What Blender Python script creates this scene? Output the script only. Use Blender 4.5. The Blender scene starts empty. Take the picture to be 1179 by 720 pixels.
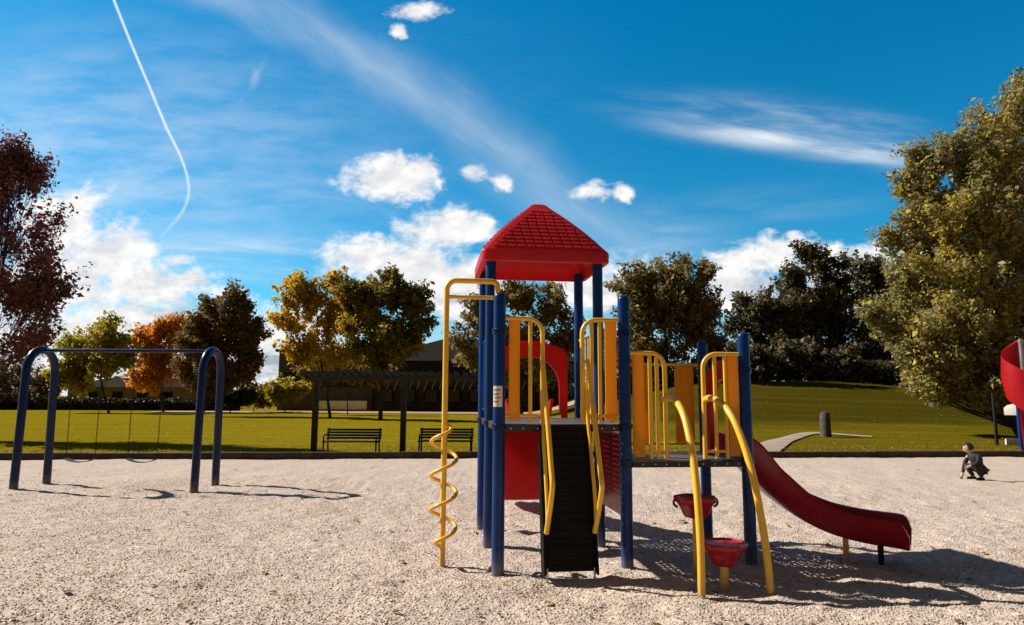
import bpy, bmesh, math, random
import numpy as np
from mathutils import Vector, Matrix
random.seed(7); rng = np.random.default_rng(11)
S = bpy.context.scene; COL = S.collection
R_ = math.radians

# ------------------------------------------------------------------ camera
FPX, CH = 780.0, 1.5
PITCH, ROLL = math.atan(98 / FPX), R_(0.3)
cd = bpy.data.cameras.new('camera'); cam = bpy.data.objects.new('camera', cd); COL.objects.link(cam)
cd.sensor_fit = 'HORIZONTAL'; cd.sensor_width = 36; cd.lens = FPX / 1179 * 36
cd.clip_start = 0.05; cd.clip_end = 3000
cam.location = (0, 0, CH)
cam.rotation_euler = (Matrix.Rotation(R_(90) + PITCH, 3, 'X') @ Matrix.Rotation(ROLL, 3, 'Z')).to_euler()
S.camera = cam

def ray(px, py):
    a = (px - 589.5) / FPX; b = (360 - py) / FPX
    c, s = math.cos(ROLL), math.sin(ROLL)
    u = a * c - b * s; v = a * s + b * c
    return u, math.cos(PITCH) - math.sin(PITCH) * v, math.sin(PITCH) + math.cos(PITCH) * v
def gnd(px, py, z=0):
    d = ray(px, py); t = (z - CH) / d[2]; return d[0] * t, d[1] * t
def at(px, py, Y):
    d = ray(px, py); t = Y / d[1]; return Vector((d[0] * t, Y, CH + d[2] * t))

# ------------------------------------------------------------------ terrain height
def sst(a, b, x):
    t = np.clip((x - a) / (b - a), 0, 1); return t * t * (3 - 2 * t)
def hill(X, Y):
    X = np.asarray(X, float); Y = np.asarray(Y, float)
    m = sst(26.5, 46, Y - 0.12 * (X - 12)) * sst(2, 13, X + 0.03 * (Y - 40))
    m = m * (1 - 0.42 * sst(20, 40, X)) * (1 - sst(85, 130, Y))
    return 2.75 * m

# ------------------------------------------------------------------ tagging
def tag(o, label=None, cat=None, group=None, kind=None):
    if label: o['label'] = label
    if cat: o['category'] = cat
    if group: o['group'] = group
    if kind: o['kind'] = kind
    return o
def empty(name, loc=(0, 0, 0), rz=0, label=None, cat=None, group=None):
    o = bpy.data.objects.new(name, None); COL.objects.link(o)
    o.empty_display_size = 0.2
    o.location = loc; o.rotation_euler = (0, 0, rz)
    return tag(o, label, cat, group)

# ------------------------------------------------------------------ node expression helper
class X:
    def __init__(s, nt, v): s.nt = nt; s.v = v
    def _op(s, op, *a, clamp=False):
        n = s.nt.nodes.new('ShaderNodeMath'); n.operation = op; n.use_clamp = clamp
        for i, q in enumerate((s,) + a):
            q = q.v if isinstance(q, X) else q
            if isinstance(q, (int, float)): n.inputs[i].default_value = q
            else: s.nt.links.new(q, n.inputs[i])
        return X(s.nt, n.outputs[0])
    def __add__(s, o): return s._op('ADD', o)
    def __radd__(s, o): return s._op('ADD', o)
    def __sub__(s, o): return s._op('SUBTRACT', o)
    def __rsub__(s, o): return X(s.nt, o)._op('SUBTRACT', s)
    def __mul__(s, o): return s._op('MULTIPLY', o)
    def __rmul__(s, o): return s._op('MULTIPLY', o)
    def __truediv__(s, o): return s._op('DIVIDE', o)
    def max(s, o): return s._op('MAXIMUM', o)
    def min(s, o): return s._op('MINIMUM', o)
    def pow(s, o): return s._op('POWER', o)
    def sqrt(s): return s._op('SQRT')
    def exp(s): return s._op('EXPONENT')
    def clamp(s): return s._op('ADD', 0.0, clamp=True)
    def smooth(s, lo, hi):
        n = s.nt.nodes.new('ShaderNodeMapRange'); n.interpolation_type = 'SMOOTHSTEP'
        s.nt.links.new(s.v, n.inputs[0]); n.inputs[1].default_value = lo; n.inputs[2].default_value = hi
        return X(s.nt, n.outputs[0])
def mixc(nt, f, a, b, blend='MIX'):
    n = nt.nodes.new('ShaderNodeMix'); n.data_type = 'RGBA'; n.blend_type = blend
    for i, q in ((0, f), (6, a), (7, b)):
        q = q.v if isinstance(q, X) else q
        if isinstance(q, (int, float)): n.inputs[i].default_value = q
        elif isinstance(q, tuple): n.inputs[i].default_value = (*q[:3], 1)
        else: nt.links.new(q, n.inputs[i])
    return n.outputs[2]
def noise(nt, vec, scale, detail=3, rough=0.55, dim='3D', dist=0.0):
    n = nt.nodes.new('ShaderNodeTexNoise'); n.noise_dimensions = dim
    n.inputs['Scale'].default_value = scale; n.inputs['Detail'].default_value = detail
    n.inputs['Roughness'].default_value = rough; n.inputs['Distortion'].default_value = dist
    if vec is not None: nt.links.new(vec.v if isinstance(vec, X) else vec, n.inputs['Vector'])
    return X(nt, n.outputs[0])

# ------------------------------------------------------------------ materials
def newmat(name):
    m = bpy.data.materials.new(name); m.use_nodes = True; nt = m.node_tree
    return m, nt, nt.nodes['Principled BSDF'], nt.nodes['Material Output']
def objco(nt):
    n = nt.nodes.new('ShaderNodeTexCoord'); return n.outputs['Object']
def geopos(nt):
    n = nt.nodes.new('ShaderNodeNewGeometry'); return n.outputs['Position']
def bump(nt, bsdf, h, strength=0.3, dist=0.01):
    b = nt.nodes.new('ShaderNodeBump'); b.inputs['Strength'].default_value = strength
    b.inputs['Distance'].default_value = dist
    nt.links.new(h.v if isinstance(h, X) else h, b.inputs['Height'])
    nt.links.new(b.outputs[0], bsdf.inputs['Normal']); return b
def plain(name, c1, c2=None, scale=3.0, rough=0.5, metal=0.0, bmp=0.0, bscale=60, transl=0.0, spec=0.5, dirt=None, tcol=None, dust=False):
    m, nt, b, out = newmat(name); co = objco(nt)
    c2 = c2 or tuple(x * 0.8 for x in c1)
    f = noise(nt, co, scale, 5, 0.6).smooth(0.3, 0.7)
    c = mixc(nt, f, c1, c2)
    if dirt:
        d = noise(nt, co, scale * 3.7, 6, 0.7).smooth(0.56, 0.78)
        c = mixc(nt, d * 0.55, c, dirt)
    if dust:   # gravel dust splashed on the lowest hand's breadth, and scuffs
        sp = nt.nodes.new('ShaderNodeSeparateXYZ'); nt.links.new(co, sp.inputs[0])
        z = X(nt, sp.outputs[2]) + noise(nt, co, 14, 4) * .22
        c = mixc(nt, (1.0 - z.smooth(.08, .34)) * .5, c, (0.30, 0.235, 0.19))
        c = mixc(nt, noise(nt, co, 11, 8, .75, dist=1.5).smooth(.64, .72) * .4, c, (0.28, 0.25, 0.22))
    nt.links.new(c, b.inputs['Base Color'])
    rr = noise(nt, co, scale * 5, 4) * 0.3 + (rough - 0.15)
    nt.links.new(rr.v, b.inputs['Roughness']); b.inputs['Metallic'].default_value = metal
    b.inputs['Specular IOR Level'].default_value = spec
    if bmp: bump(nt, b, noise(nt, co, bscale, 4), bmp, 0.01)
    if transl:
        t = nt.nodes.new('ShaderNodeBsdfTranslucent')
        t.inputs['Color'].default_value = (*(tcol or c1), 1)
        mx = nt.nodes.new('ShaderNodeMixShader'); mx.inputs[0].default_value = transl
        nt.links.new(b.outputs[0], mx.inputs[1]); nt.links.new(t.outputs[0], mx.inputs[2])
        nt.links.new(mx.outputs[0], out.inputs['Surface'])
    return m
def leafmat(name, cols, nscale=0.35, transl=0.35, thr=(0.35, 0.65), jit=0.5):
    """cols: three leaf colours; clump-scale noise picks between them, each leaf varies on its own"""
    m, nt, b, out = newmat(name); co = objco(nt)
    g = nt.nodes.new('ShaderNodeNewGeometry'); isl = X(nt, g.outputs['Random Per Island'])
    f1 = (noise(nt, co, nscale, 3, 0.6) + (isl - 0.5) * 0.35).smooth(*thr)
    f2 = (noise(nt, co, nscale * 2.3, 2) + (isl - 0.5) * jit).smooth(0.52, 0.7)
    c = mixc(nt, f1, cols[0], cols[1]); c = mixc(nt, f2, c, cols[2])
    hsv = nt.nodes.new('ShaderNodeHueSaturation'); nt.links.new(c, hsv.inputs['Color'])
    nt.links.new((isl * 7.13)._op('FRACT').v, hsv.inputs['Value'])
    v = ((isl * 7.13)._op('FRACT') * 0.7 + 0.65); nt.links.new(v.v, hsv.inputs['Value'])
    nt.links.new(hsv.outputs[0], b.inputs['Base Color'])
    b.inputs['Roughness'].default_value = 0.55; b.inputs['Specular IOR Level'].default_value = 0.35
    t = nt.nodes.new('ShaderNodeBsdfTranslucent'); nt.links.new(hsv.outputs[0], t.inputs['Color'])
    mx = nt.nodes.new('ShaderNodeMixShader'); mx.inputs[0].default_value = transl
    nt.links.new(b.outputs[0], mx.inputs[1]); nt.links.new(t.outputs[0], mx.inputs[2])
    nt.links.new(mx.outputs[0], out.inputs['Surface'])
    return m

M = {}
M['blue'] = plain('blue_paint', (0.002, 0.036, 0.175), (0.002, 0.026, 0.130), 2.0, 0.30, bmp=0.06, bscale=90, spec=0.28, dirt=(0.012, 0.035, 0.10), dust=True)
M['navy'] = plain('navy_paint', (0.004, 0.014, 0.070), (0.003, 0.011, 0.052), 2.0, 0.30, spec=0.3, dust=True, bmp=0.05, bscale=60)
M['yellow'] = plain('yellow_paint', (0.86, 0.50, 0.045), (0.80, 0.43, 0.03), 3.0, 0.34, bmp=0.05, bscale=80, dirt=(0.45, 0.25, 0.06), dust=True)
M['yellow_sheet'] = plain('yellow_plastic', (0.90, 0.50, 0.03), (0.84, 0.43, 0.022), 2.0, 0.42, transl=0.5, bmp=0.05, bscale=70, dirt=(0.4, 0.2, 0.03), tcol=(0.88, 0.40, 0.015))
M['red_sheet'] = plain('red_plastic', (0.55, 0.012, 0.018), (0.46, 0.009, 0.016), 2.0, 0.36, transl=0.4, bmp=0.05, bscale=70, tcol=(0.75, 0.012, 0.008))
M['red_roof'] = plain('red_roof_plastic', (0.68, 0.040, 0.058), (0.58, 0.030, 0.046), 2.5, 0.36, transl=0.42, bmp=0.08, bscale=50, dirt=(0.42, 0.07, 0.07), tcol=(0.75, 0.02, 0.01))
M['red_slide'] = plain('red_slide_plastic', (0.36, 0.006, 0.018), (0.30, 0.005, 0.014), 2.0, 0.27, bmp=0.03, bscale=40, dirt=(0.3, 0.03, 0.03))
M['belt'] = plain('dusty_rubber_belt', (0.10, 0.085, 0.075), (0.05, 0.043, 0.04), 9.0, 0.8)
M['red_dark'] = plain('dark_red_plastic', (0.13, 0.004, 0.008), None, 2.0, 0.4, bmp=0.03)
M['black'] = plain('black_rubber', (0.006, 0.0045, 0.0045), (0.004, 0.003, 0.003), 4.0, 0.65, bmp=0.15, bscale=60, spec=0.2)
M['deck'] = plain('coated_steel_deck', (0.17, 0.14, 0.125), (0.10, 0.085, 0.08), 6.0, 0.5, bmp=0.1, bscale=60)
M['deck_edge'] = plain('dark_deck_skirt', (0.022, 0.018, 0.018), None, 6.0, 0.55)
M['steel'] = plain('galvanised_steel', (0.45, 0.45, 0.46), (0.35, 0.35, 0.36), 9.0, 0.4, metal=0.8)
M['sticker'] = plain('white_sticker', (0.72, 0.68, 0.60), (0.6, 0.56, 0.5), 30.0, 0.5)
M['sticker_mark'] = plain('sticker_marks', (0.40, 0.20, 0.12), None, 30.0, 0.5)
M['timber'] = plain('dark_timber', (0.070, 0.047, 0.034), (0.030, 0.021, 0.017), 3.0, 0.9, bmp=0.5, bscale=18)
M['bench'] = plain('dark_bench_coating', (0.013, 0.010, 0.011), None, 5.0, 0.55, spec=0.3)
M['pergola'] = plain('dark_stained_beam', (0.030, 0.020, 0.017), (0.018, 0.013, 0.012), 3.0, 0.75, bmp=0.3, bscale=20)
M['bark'] = plain('bark', (0.055, 0.040, 0.032), (0.022, 0.017, 0.014), 4.0, 0.9, bmp=0.9, bscale=9)
M['stone'] = plain('grey_stone', (0.13, 0.11, 0.10), (0.06, 0.052, 0.05), 5.0, 0.95, bmp=0.8, bscale=8, spec=0.1)
M['wall_dark'] = plain('brown_brick', (0.10, 0.070, 0.060), (0.07, 0.05, 0.044), 1.2, 0.85)
M['wall_tan'] = plain('tan_siding', (0.26, 0.21, 0.15), (0.2, 0.16, 0.11), 0.6, 0.8)
M['roof_dark'] = plain('dark_shingle', (0.024, 0.017, 0.016), (0.015, 0.011, 0.011), 2.0, 0.95, bmp=0.4, bscale=6, spec=0.05)
M['glass'] = plain('dark_glass', (0.02, 0.022, 0.026), None, 1.0, 0.2)
M['slanted_bar'] = plain('grey_bar', (0.20, 0.19, 0.18), (0.12, 0.11, 0.11), 2.0, 0.8)
M['pale'] = plain('pale_trim', (0.80, 0.77, 0.72), (0.68, 0.65, 0.6), 2.0, 0.7)
M['path'] = plain('concrete_path', (0.36, 0.29, 0.22), (0.28, 0.22, 0.165), 1.0, 0.9)
M['dirt'] = plain('infield_dirt', (0.42, 0.27, 0.19), (0.34, 0.22, 0.15), 0.3, 0.95)
M['jacket'] = plain('black_jacket_cloth', (0.012, 0.012, 0.016), None, 9.0, 0.8)
M['trousers'] = plain('dark_trouser_cloth', (0.016, 0.014, 0.018), None, 9.0, 0.85)
M['skin'] = plain('skin', (0.55, 0.33, 0.24), (0.5, 0.29, 0.2), 9.0, 0.5)
M['hair'] = plain('brown_hair', (0.03, 0.018, 0.012), (0.018, 0.012, 0.009), 20.0, 0.6)
M['eye'] = plain('eye', (0.02, 0.015, 0.012), None, 9.0, 0.3)
M['lip'] = plain('lip', (0.4, 0.16, 0.13), None, 9.0, 0.5)

def ground_mats():
    # pea gravel / bark chippings: cell-coloured stones, patchy dampness, cell bump
    m, nt, b, out = newmat('gravel_stones'); p = geopos(nt)
    def vor(scale, feat='F1'):
        v = nt.nodes.new('ShaderNodeTexVoronoi'); v.feature = feat; v.inputs['Scale'].default_value = scale
        v.inputs['Randomness'].default_value = 1.0
        w = noise(nt, p, 22, 2)
        wv = nt.nodes.new('ShaderNodeVectorMath'); wv.operation = 'SCALE'
        nn = nt.nodes.new('ShaderNodeTexNoise'); nn.inputs['Scale'].default_value = 25; nt.links.new(p, nn.inputs['Vector'])
        nt.links.new(nn.outputs['Color'], wv.inputs[0]); wv.inputs['Scale'].default_value = 0.035
        ad = nt.nodes.new('ShaderNodeVectorMath'); nt.links.new(p, ad.inputs[0]); nt.links.new(wv.outputs[0], ad.inputs[1])
        nt.links.new(ad.outputs[0], v.inputs['Vector']); return v
    v = vor(40); v2 = vor(95)
    sep = nt.nodes.new('ShaderNodeSeparateColor'); nt.links.new(v.outputs['Color'], sep.inputs[0])
    r = X(nt, sep.outputs[0]); g = X(nt, sep.outputs[1])
    sep2 = nt.nodes.new('ShaderNodeSeparateColor'); nt.links.new(v2.outputs['Color'], sep2.inputs[0])
    r2 = X(nt, sep2.outputs[0])
    c = mixc(nt, r, (0.595, 0.497, 0.42), (0.495, 0.402, 0.332))
    c = mixc(nt, g.smooth(0.72, 0.95), c, (0.74, 0.62, 0.52))
    c = mixc(nt, r2.smooth(0.7, 1.0) * 0.5, c, (0.27, 0.20, 0.16))
    big = noise(nt, p, 0.7, 5, 0.65).smooth(0.35, 0.7)
    c = mixc(nt, big * 0.32, c, (0.44, 0.345, 0.285))
    nt.links.new(c, b.inputs['Base Color']); b.inputs['Roughness'].default_value = 0.9
    b.inputs['Specular IOR Level'].default_value = 0.05
    d = X(nt, v.outputs['Distance']); d2 = X(nt, v2.outputs['Distance'])
    h = (1.0 - d) * 1.0 + r * 0.6 + (1.0 - d2) * 0.4 + noise(nt, p, 9, 3) * 1.2
    bump(nt, b, h, 0.7, 0.016)
    M['gravel'] = m
    m, nt, b, out = newmat('mown_grass'); p = geopos(nt)
    n1 = noise(nt, p, 0.09, 4, 0.6).smooth(0.3, 0.7); n2 = noise(nt, p, 1.6, 5, 0.7).smooth(0.3, 0.7)
    c = mixc(nt, n1, (0.245, 0.182, 0.007), (0.195, 0.162, 0.007))
    c = mixc(nt, n2 * 0.5, c, (0.125, 0.105, 0.007))
    mp = nt.nodes.new('ShaderNodeMapping'); mp.inputs['Scale'].default_value = (0.06, 1.1, 1.1); nt.links.new(p, mp.inputs[0])
    st = noise(nt, mp.outputs[0], 1.0, 4, 0.6).smooth(0.42, 0.68)
    c = mixc(nt, st * 0.5, c, (0.30, 0.215, 0.014))
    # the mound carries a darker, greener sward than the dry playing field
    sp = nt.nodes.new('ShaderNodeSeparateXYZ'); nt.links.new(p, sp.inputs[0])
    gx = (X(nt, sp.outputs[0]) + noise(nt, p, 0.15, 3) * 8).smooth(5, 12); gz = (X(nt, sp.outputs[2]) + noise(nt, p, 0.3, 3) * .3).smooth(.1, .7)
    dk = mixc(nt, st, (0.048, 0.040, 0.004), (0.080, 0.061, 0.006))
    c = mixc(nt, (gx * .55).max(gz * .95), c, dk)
    n3 = noise(nt, p, 40, 3, 0.7)
    c = mixc(nt, n3.smooth(0.45, 0.75) * 0.4, c, (0.05, 0.045, 0.006))
    nt.links.new(c, b.inputs['Base Color']); b.inputs['Roughness'].default_value = 0.85
    b.inputs['Specular IOR Level'].default_value = 0.0
    bump(nt, b, noise(nt, p, 30, 4, 0.7) + noise(nt, p, 6, 3) * 1.5, 0.6, 0.05)
    M['grass'] = m
ground_mats()

# ------------------------------------------------------------------ mesh builder
class MB:
    def __init__(s): s.v = []; s.f = []
    def add(s, vs, fs):
        o = len(s.v); s.v += [tuple(p) for p in vs]; s.f += [tuple(i + o for i in f) for f in fs]; return s
    def box(s, c, d, rot=None, bev=0.0):
        bm = bmesh.new(); bmesh.ops.create_cube(bm, size=1)
        for v in bm.verts: v.co = Vector((v.co.x * d[0], v.co.y * d[1], v.co.z * d[2]))
        if bev: bmesh.ops.bevel(bm, geom=bm.edges[:], offset=bev, segments=2, affect='EDGES', profile=0.5)
        m = Matrix.Translation(Vector(c)) @ (rot.to_4x4() if rot else Matrix())
        bm.transform(m); s.addbm(bm); return s
    def addbm(s, bm):
        bm.verts.ensure_lookup_table(); bm.verts.index_update()
        s.add([v.co[:] for v in bm.verts], [[v.index for v in f.verts] for f in bm.faces]); bm.free(); return s
    def tube(s, pts, r, n=12, cap=True):
        pts = [Vector(p) for p in pts]; k = len(pts)
        rr = r if isinstance(r, (list, tuple)) else [r] * k
        t0 = (pts[1] - pts[0]).normalized()
        nrm = t0.orthogonal().normalized(); vs = []; fs = []
        for i, p in enumerate(pts):
            t = (pts[min(i + 1, k - 1)] - pts[max(i - 1, 0)]).normalized()
            nrm = (nrm - t * nrm.dot(t)).normalized(); b = t.cross(nrm)
            for j in range(n):
                a = 2 * math.pi * j / n
                vs.append(p + (nrm * math.cos(a) + b * math.sin(a)) * rr[i])
        for i in range(k - 1):
            for j in range(n):
                fs.append((i * n + j, i * n + (j + 1) % n, (i + 1) * n + (j + 1) % n, (i + 1) * n + j))
        if cap:
            fs.append(tuple(range(n))[::-1]); fs.append(tuple((k - 1) * n + j for j in range(n)))
        return s.add(vs, fs)
    def lathe(s, prof, c=(0, 0, 0), n=24, lobe=None):
        vs = []; fs = []
        for (r, z) in prof:
            for j in range(n):
                a = 2 * math.pi * j / n; q = r * (1 + (lobe(a) if lobe else 0))
                vs.append((c[0] + q * math.cos(a), c[1] + q * math.sin(a), c[2] + z))
        for i in range(len(prof) - 1):
            for j in range(n):
                fs.append((i * n + j, i * n + (j + 1) % n, (i + 1) * n + (j + 1) % n, (i + 1) * n + j))
        fs.append(tuple(range(n))[::-1]); fs.append(tuple((len(prof) - 1) * n + j for j in range(n)))
        return s.add(vs, fs)
    def prism(s, poly, frame, th, bev=0.0):
        """poly: 2-D outline; frame: (origin, ex, ey, en); extruded th along en"""
        o, ex, ey, en = [Vector(q) for q in frame]
        bm = bmesh.new()
        vs = [bm.verts.new(o + ex * a + ey * b - en * th / 2) for a, b in poly]
        f = bm.faces.new(vs); g = bmesh.ops.extrude_face_region(bm, geom=[f])
        bmesh.ops.translate(bm, vec=en * th, verts=[e for e in g['geom'] if isinstance(e, bmesh.types.BMVert)])
        bmesh.ops.recalc_face_normals(bm, faces=bm.faces[:])
        if bev:
            ed = [e for e in bm.edges if len(e.link_faces) == 2 and e.link_faces[0].normal.angle(e.link_faces[1].normal) > 0.8 and
                  any(len(q.verts) > 4 for q in e.link_faces)]
            bmesh.ops.bevel(bm, geom=ed, offset=bev, segments=2, affect='EDGES', profile=0.5)
        bmesh.ops.triangulate(bm, faces=[q for q in bm.faces if len(q.verts) > 4])
        return s.addbm(bm)
    def build(s, name, mat, parent=None, smooth=True, ang=40):
        me = bpy.data.meshes.new(name); me.from_pydata(s.v, [], s.f); me.update()
        bm = bmesh.new(); bm.from_mesh(me); bmesh.ops.recalc_face_normals(bm, faces=bm.faces[:]); bm.to_mesh(me); bm.free()
        if smooth:
            me.polygons.foreach_set('use_smooth', [True] * len(me.polygons)); me.set_sharp_from_angle(angle=R_(ang))
        me.materials.append(mat)
        o = bpy.data.objects.new(name, me); COL.objects.link(o)
        if parent: o.parent = parent
        return o
def npmesh(name, verts, faces, mat, parent=None, smooth=False):
    verts = np.asarray(verts, np.float32); faces = np.asarray(faces, np.int32); k = faces.shape[1]
    me = bpy.data.meshes.new(name)
    me.vertices.add(len(verts)); me.vertices.foreach_set('co', verts.ravel())
    me.loops.add(faces.size); me.loops.foreach_set('vertex_index', faces.ravel())
    me.polygons.add(len(faces)); me.polygons.foreach_set('loop_start', np.arange(0, faces.size, k, dtype=np.int32))
    me.polygons.foreach_set('loop_total', np.full(len(faces), k, np.int32))
    if smooth: me.polygons.foreach_set('use_smooth', np.ones(len(faces), bool))
    me.materials.append(mat); me.update(calc_edges=True); me.validate()
    o = bpy.data.objects.new(name, me); COL.objects.link(o)
    if parent: o.parent = parent
    return o
def crom(pts, n=8):
    P = [Vector(p) for p in pts]; P = [P[0] * 2 - P[1]] + P + [P[-1] * 2 - P[-2]]; out = []
    for i in range(1, len(P) - 2):
        a, b, c, d = P[i - 1:i + 3]
        for k in range(n):
            t = k / n
            out.append(0.5 * ((2 * b) + (c - a) * t + (2 * a - 5 * b + 4 * c - d) * t * t + (3 * b - a - 3 * c + d) * t ** 3))
    return out + [P[-2]]
def arc(c, r, a0, a1, ex, ey, n=8):
    c, ex, ey = Vector(c), Vector(ex), Vector(ey)
    return [c + ex * (r * math.cos(a0 + (a1 - a0) * i / n)) + ey * (r * math.sin(a0 + (a1 - a0) * i / n)) for i in range(n + 1)]

# ------------------------------------------------------------------ value noise in numpy
def vnoise(Xc, Yc, scale, seed):
    g = np.random.default_rng(seed).random((256, 256))
    x = Xc * scale; y = Yc * scale
    xi = np.floor(x).astype(int); yi = np.floor(y).astype(int); fx = x - xi; fy = y - yi
    fx = fx * fx * (3 - 2 * fx); fy = fy * fy * (3 - 2 * fy)
    w = lambda a, b: g[a % 256, b % 256]
    return (w(xi, yi) * (1 - fx) + w(xi + 1, yi) * fx) * (1 - fy) + (w(xi, yi + 1) * (1 - fx) + w(xi + 1, yi + 1) * fx) * fy - 0.5
def gridmesh(name, xs, ys, zf, mat, kind=None, smooth=True):
    gx, gy = np.meshgrid(xs, ys); z = zf(gx, gy)
    v = np.stack([gx, gy, z], -1).reshape(-1, 3); nx, ny = len(xs), len(ys)
    i = (np.arange(ny - 1)[:, None] * nx + np.arange(nx - 1)[None, :]).ravel()
    f = np.stack([i, i + 1, i + 1 + nx, i + nx], -1)
    o = npmesh(name, v, f, mat, smooth=smooth)
    return tag(o, kind=kind) if kind else o
def spaced(a, b, d0, c0, c1, growth):
    """spacing d0 between c0..c1 and growing outside"""
    out = list(np.arange(c0, c1 + 1e-6, d0)); d = d0; x = out[-1]
    while x < b: d *= growth; x += d; out.append(min(x, b))
    d = d0; x = c0; lo = []
    while x > a: d *= growth; x -= d; lo.append(max(x, a))
    return np.array(lo[::-1] + out)

# border line between gravel and lawn
BL = Vector((*gnd(0, 530), 0)); BR = Vector((*gnd(1100, 527), 0))
def border_y(x): return BL.y + (x - BL.x) * (BR.y - BL.y) / (BR.x - BL.x)

# ------------------------------------------------------------------ ground
def build_ground():
    xs = spaced(-1500, 1500, 1.0, -30, 40, 1.12); ys = spaced(-300, 2500, 1.0, 12, 70, 1.12)
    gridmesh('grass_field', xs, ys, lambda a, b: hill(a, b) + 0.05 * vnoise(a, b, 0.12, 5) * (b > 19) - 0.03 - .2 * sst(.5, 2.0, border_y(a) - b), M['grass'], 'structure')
    xs = spaced(-40, 40, 0.028, -4.2, 6.2, 1.02); ty = spaced(0, 1, 0.0, 0, 0, 1) if False else None
    ys = spaced(-8, 15.8, 0.026, 4.2, 8.2, 1.025)
    gd = np.random.default_rng(21); dents = [(gd.uniform(-5.5, 5.5), 4.6 + 7 * gd.random() ** 1.4, gd.uniform(.07, .15), gd.uniform(.012, .03)) for _ in range(70)]
    dents += [(.45, 5.45, .38, .05), (3.75, 6.15, .42, .05), (-6.3, 11.3, .5, .06), (-5.6, 11.3, .5, .05)]
    def zf(a, b):
        z = 0.02 + 0.045 * vnoise(a, b, 0.8, 1) + 0.040 * vnoise(a, b, 2.3, 2) + 0.026 * vnoise(a, b, 6, 3) + 0.016 * vnoise(a, b, 17, 4)
        for (u, v, r, dpt) in dents: z = z - dpt * np.exp(-(((a - u) / r) ** 2 + ((b - v) / (r * .55)) ** 2)) + .35 * dpt * np.exp(-(((np.hypot((a - u), (b - v) / .55) - 1.7 * r) / (.45 * r)) ** 2))
        return z
    # the last row follows the border line
    gx, gy = np.meshgrid(xs, ys); k = sst(12, 15.8, gy)
    gy = gy + k * (border_y(gx) + 0.02 - 15.8)
    z = zf(gx, gy) * (1 - 0.5 * k)
    v = np.stack([gx, gy, z], -1).reshape(-1, 3); nx, ny = len(xs), len(ys)
    i = (np.arange(ny - 1)[:, None] * nx + np.arange(nx - 1)[None, :]).ravel()
    tag(npmesh('gravel_ground', v, np.stack([i, i + 1, i + 1 + nx, i + nx], -1), M['gravel'], smooth=True), kind='structure')
    # loose stones lying on the gravel: nobody could count them
    n = 28000
    yy = 4.3 + (rng.random(n) ** 1.6) * 8.0; xx = (rng.random(n) * 2 - 1) * (0.80 * yy)
    zz = zf(xx, yy)
    base = np.array([[1, 0, 0], [0, 1, 0], [-1, 0, 0], [0, -1, 0], [0, 0, 1], [0, 0, -1]], float)
    fc = np.array([[0, 1, 4], [1, 2, 4], [2, 3, 4], [3, 0, 4], [1, 0, 5], [2, 1, 5], [3, 2, 5], [0, 3, 5]])
    sz = np.stack([rng.uniform(.005, .014, n), rng.uniform(.004, .010, n), rng.uniform(.003, .008, n)], -1)
    a = rng.random(n) * 6.283; tl = rng.normal(0, .35, n)
    p = base[None] * sz[:, None] * rng.uniform(.7, 1.3, (n, 6, 3))
    px = p[..., 0] * np.cos(tl)[:, None] - p[..., 2] * np.sin(tl)[:, None]; pz = p[..., 0] * np.sin(tl)[:, None] + p[..., 2] * np.cos(tl)[:, None]
    qx = px * np.cos(a)[:, None] - p[..., 1] * np.sin(a)[:, None]; qy = px * np.sin(a)[:, None] + p[..., 1] * np.cos(a)[:, None]
    v = np.stack([qx + xx[:, None], qy + yy[:, None], pz + zz[:, None] + .003], -1).reshape(-1, 3)
    f = (fc[None] + (np.arange(n) * 6)[:, None, None]).reshape(-1, 3)
    m, nt, b, out = newmat('loose_stone'); g = nt.nodes.new('ShaderNodeNewGeometry'); r = X(nt, g.outputs['Random Per Island'])
    c = mixc(nt, r, (0.66, 0.555, 0.47), (0.44, 0.345, 0.285)); c = mixc(nt, (r * 9.7)._op('FRACT').smooth(.93, .98), c, (0.18, 0.12, 0.085))
    nt.links.new(c, b.inputs['Base Color']); b.inputs['Roughness'].default_value = 0.9
    tag(npmesh('loose_gravel', v, f, m), 'loose pale stones scattered over the gravel', 'gravel', kind='stuff')
    n = 260; yy = 4.4 + rng.random(n) ** 1.3 * 11; xx = (rng.random(n) * 2 - 1) * .8 * yy; zz = zf(xx, yy) + .012; Ls = rng.uniform(.02, .045, n); a = rng.random(n) * 6.28
    q = np.array([[-1, 0, 0], [-.2, .55, .25], [1, 0, .1], [-.2, -.55, .3]])[None] * Ls[:, None, None]
    v = np.stack([q[..., 0] * np.cos(a)[:, None] - q[..., 1] * np.sin(a)[:, None] + xx[:, None], q[..., 0] * np.sin(a)[:, None] + q[..., 1] * np.cos(a)[:, None] + yy[:, None], q[..., 2] + zz[:, None]], -1).reshape(-1, 3)
    tag(npmesh('fallen_leaves', v, np.arange(n * 4).reshape(-1, 4), leafmat('dry_leaf', [(0.17, 0.09, 0.04), (0.10, 0.06, 0.03), (0.30, 0.17, 0.04)], .5, .2)), 'small dry leaves blown over the gravel', 'leaves', kind='stuff')
build_ground()

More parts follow.
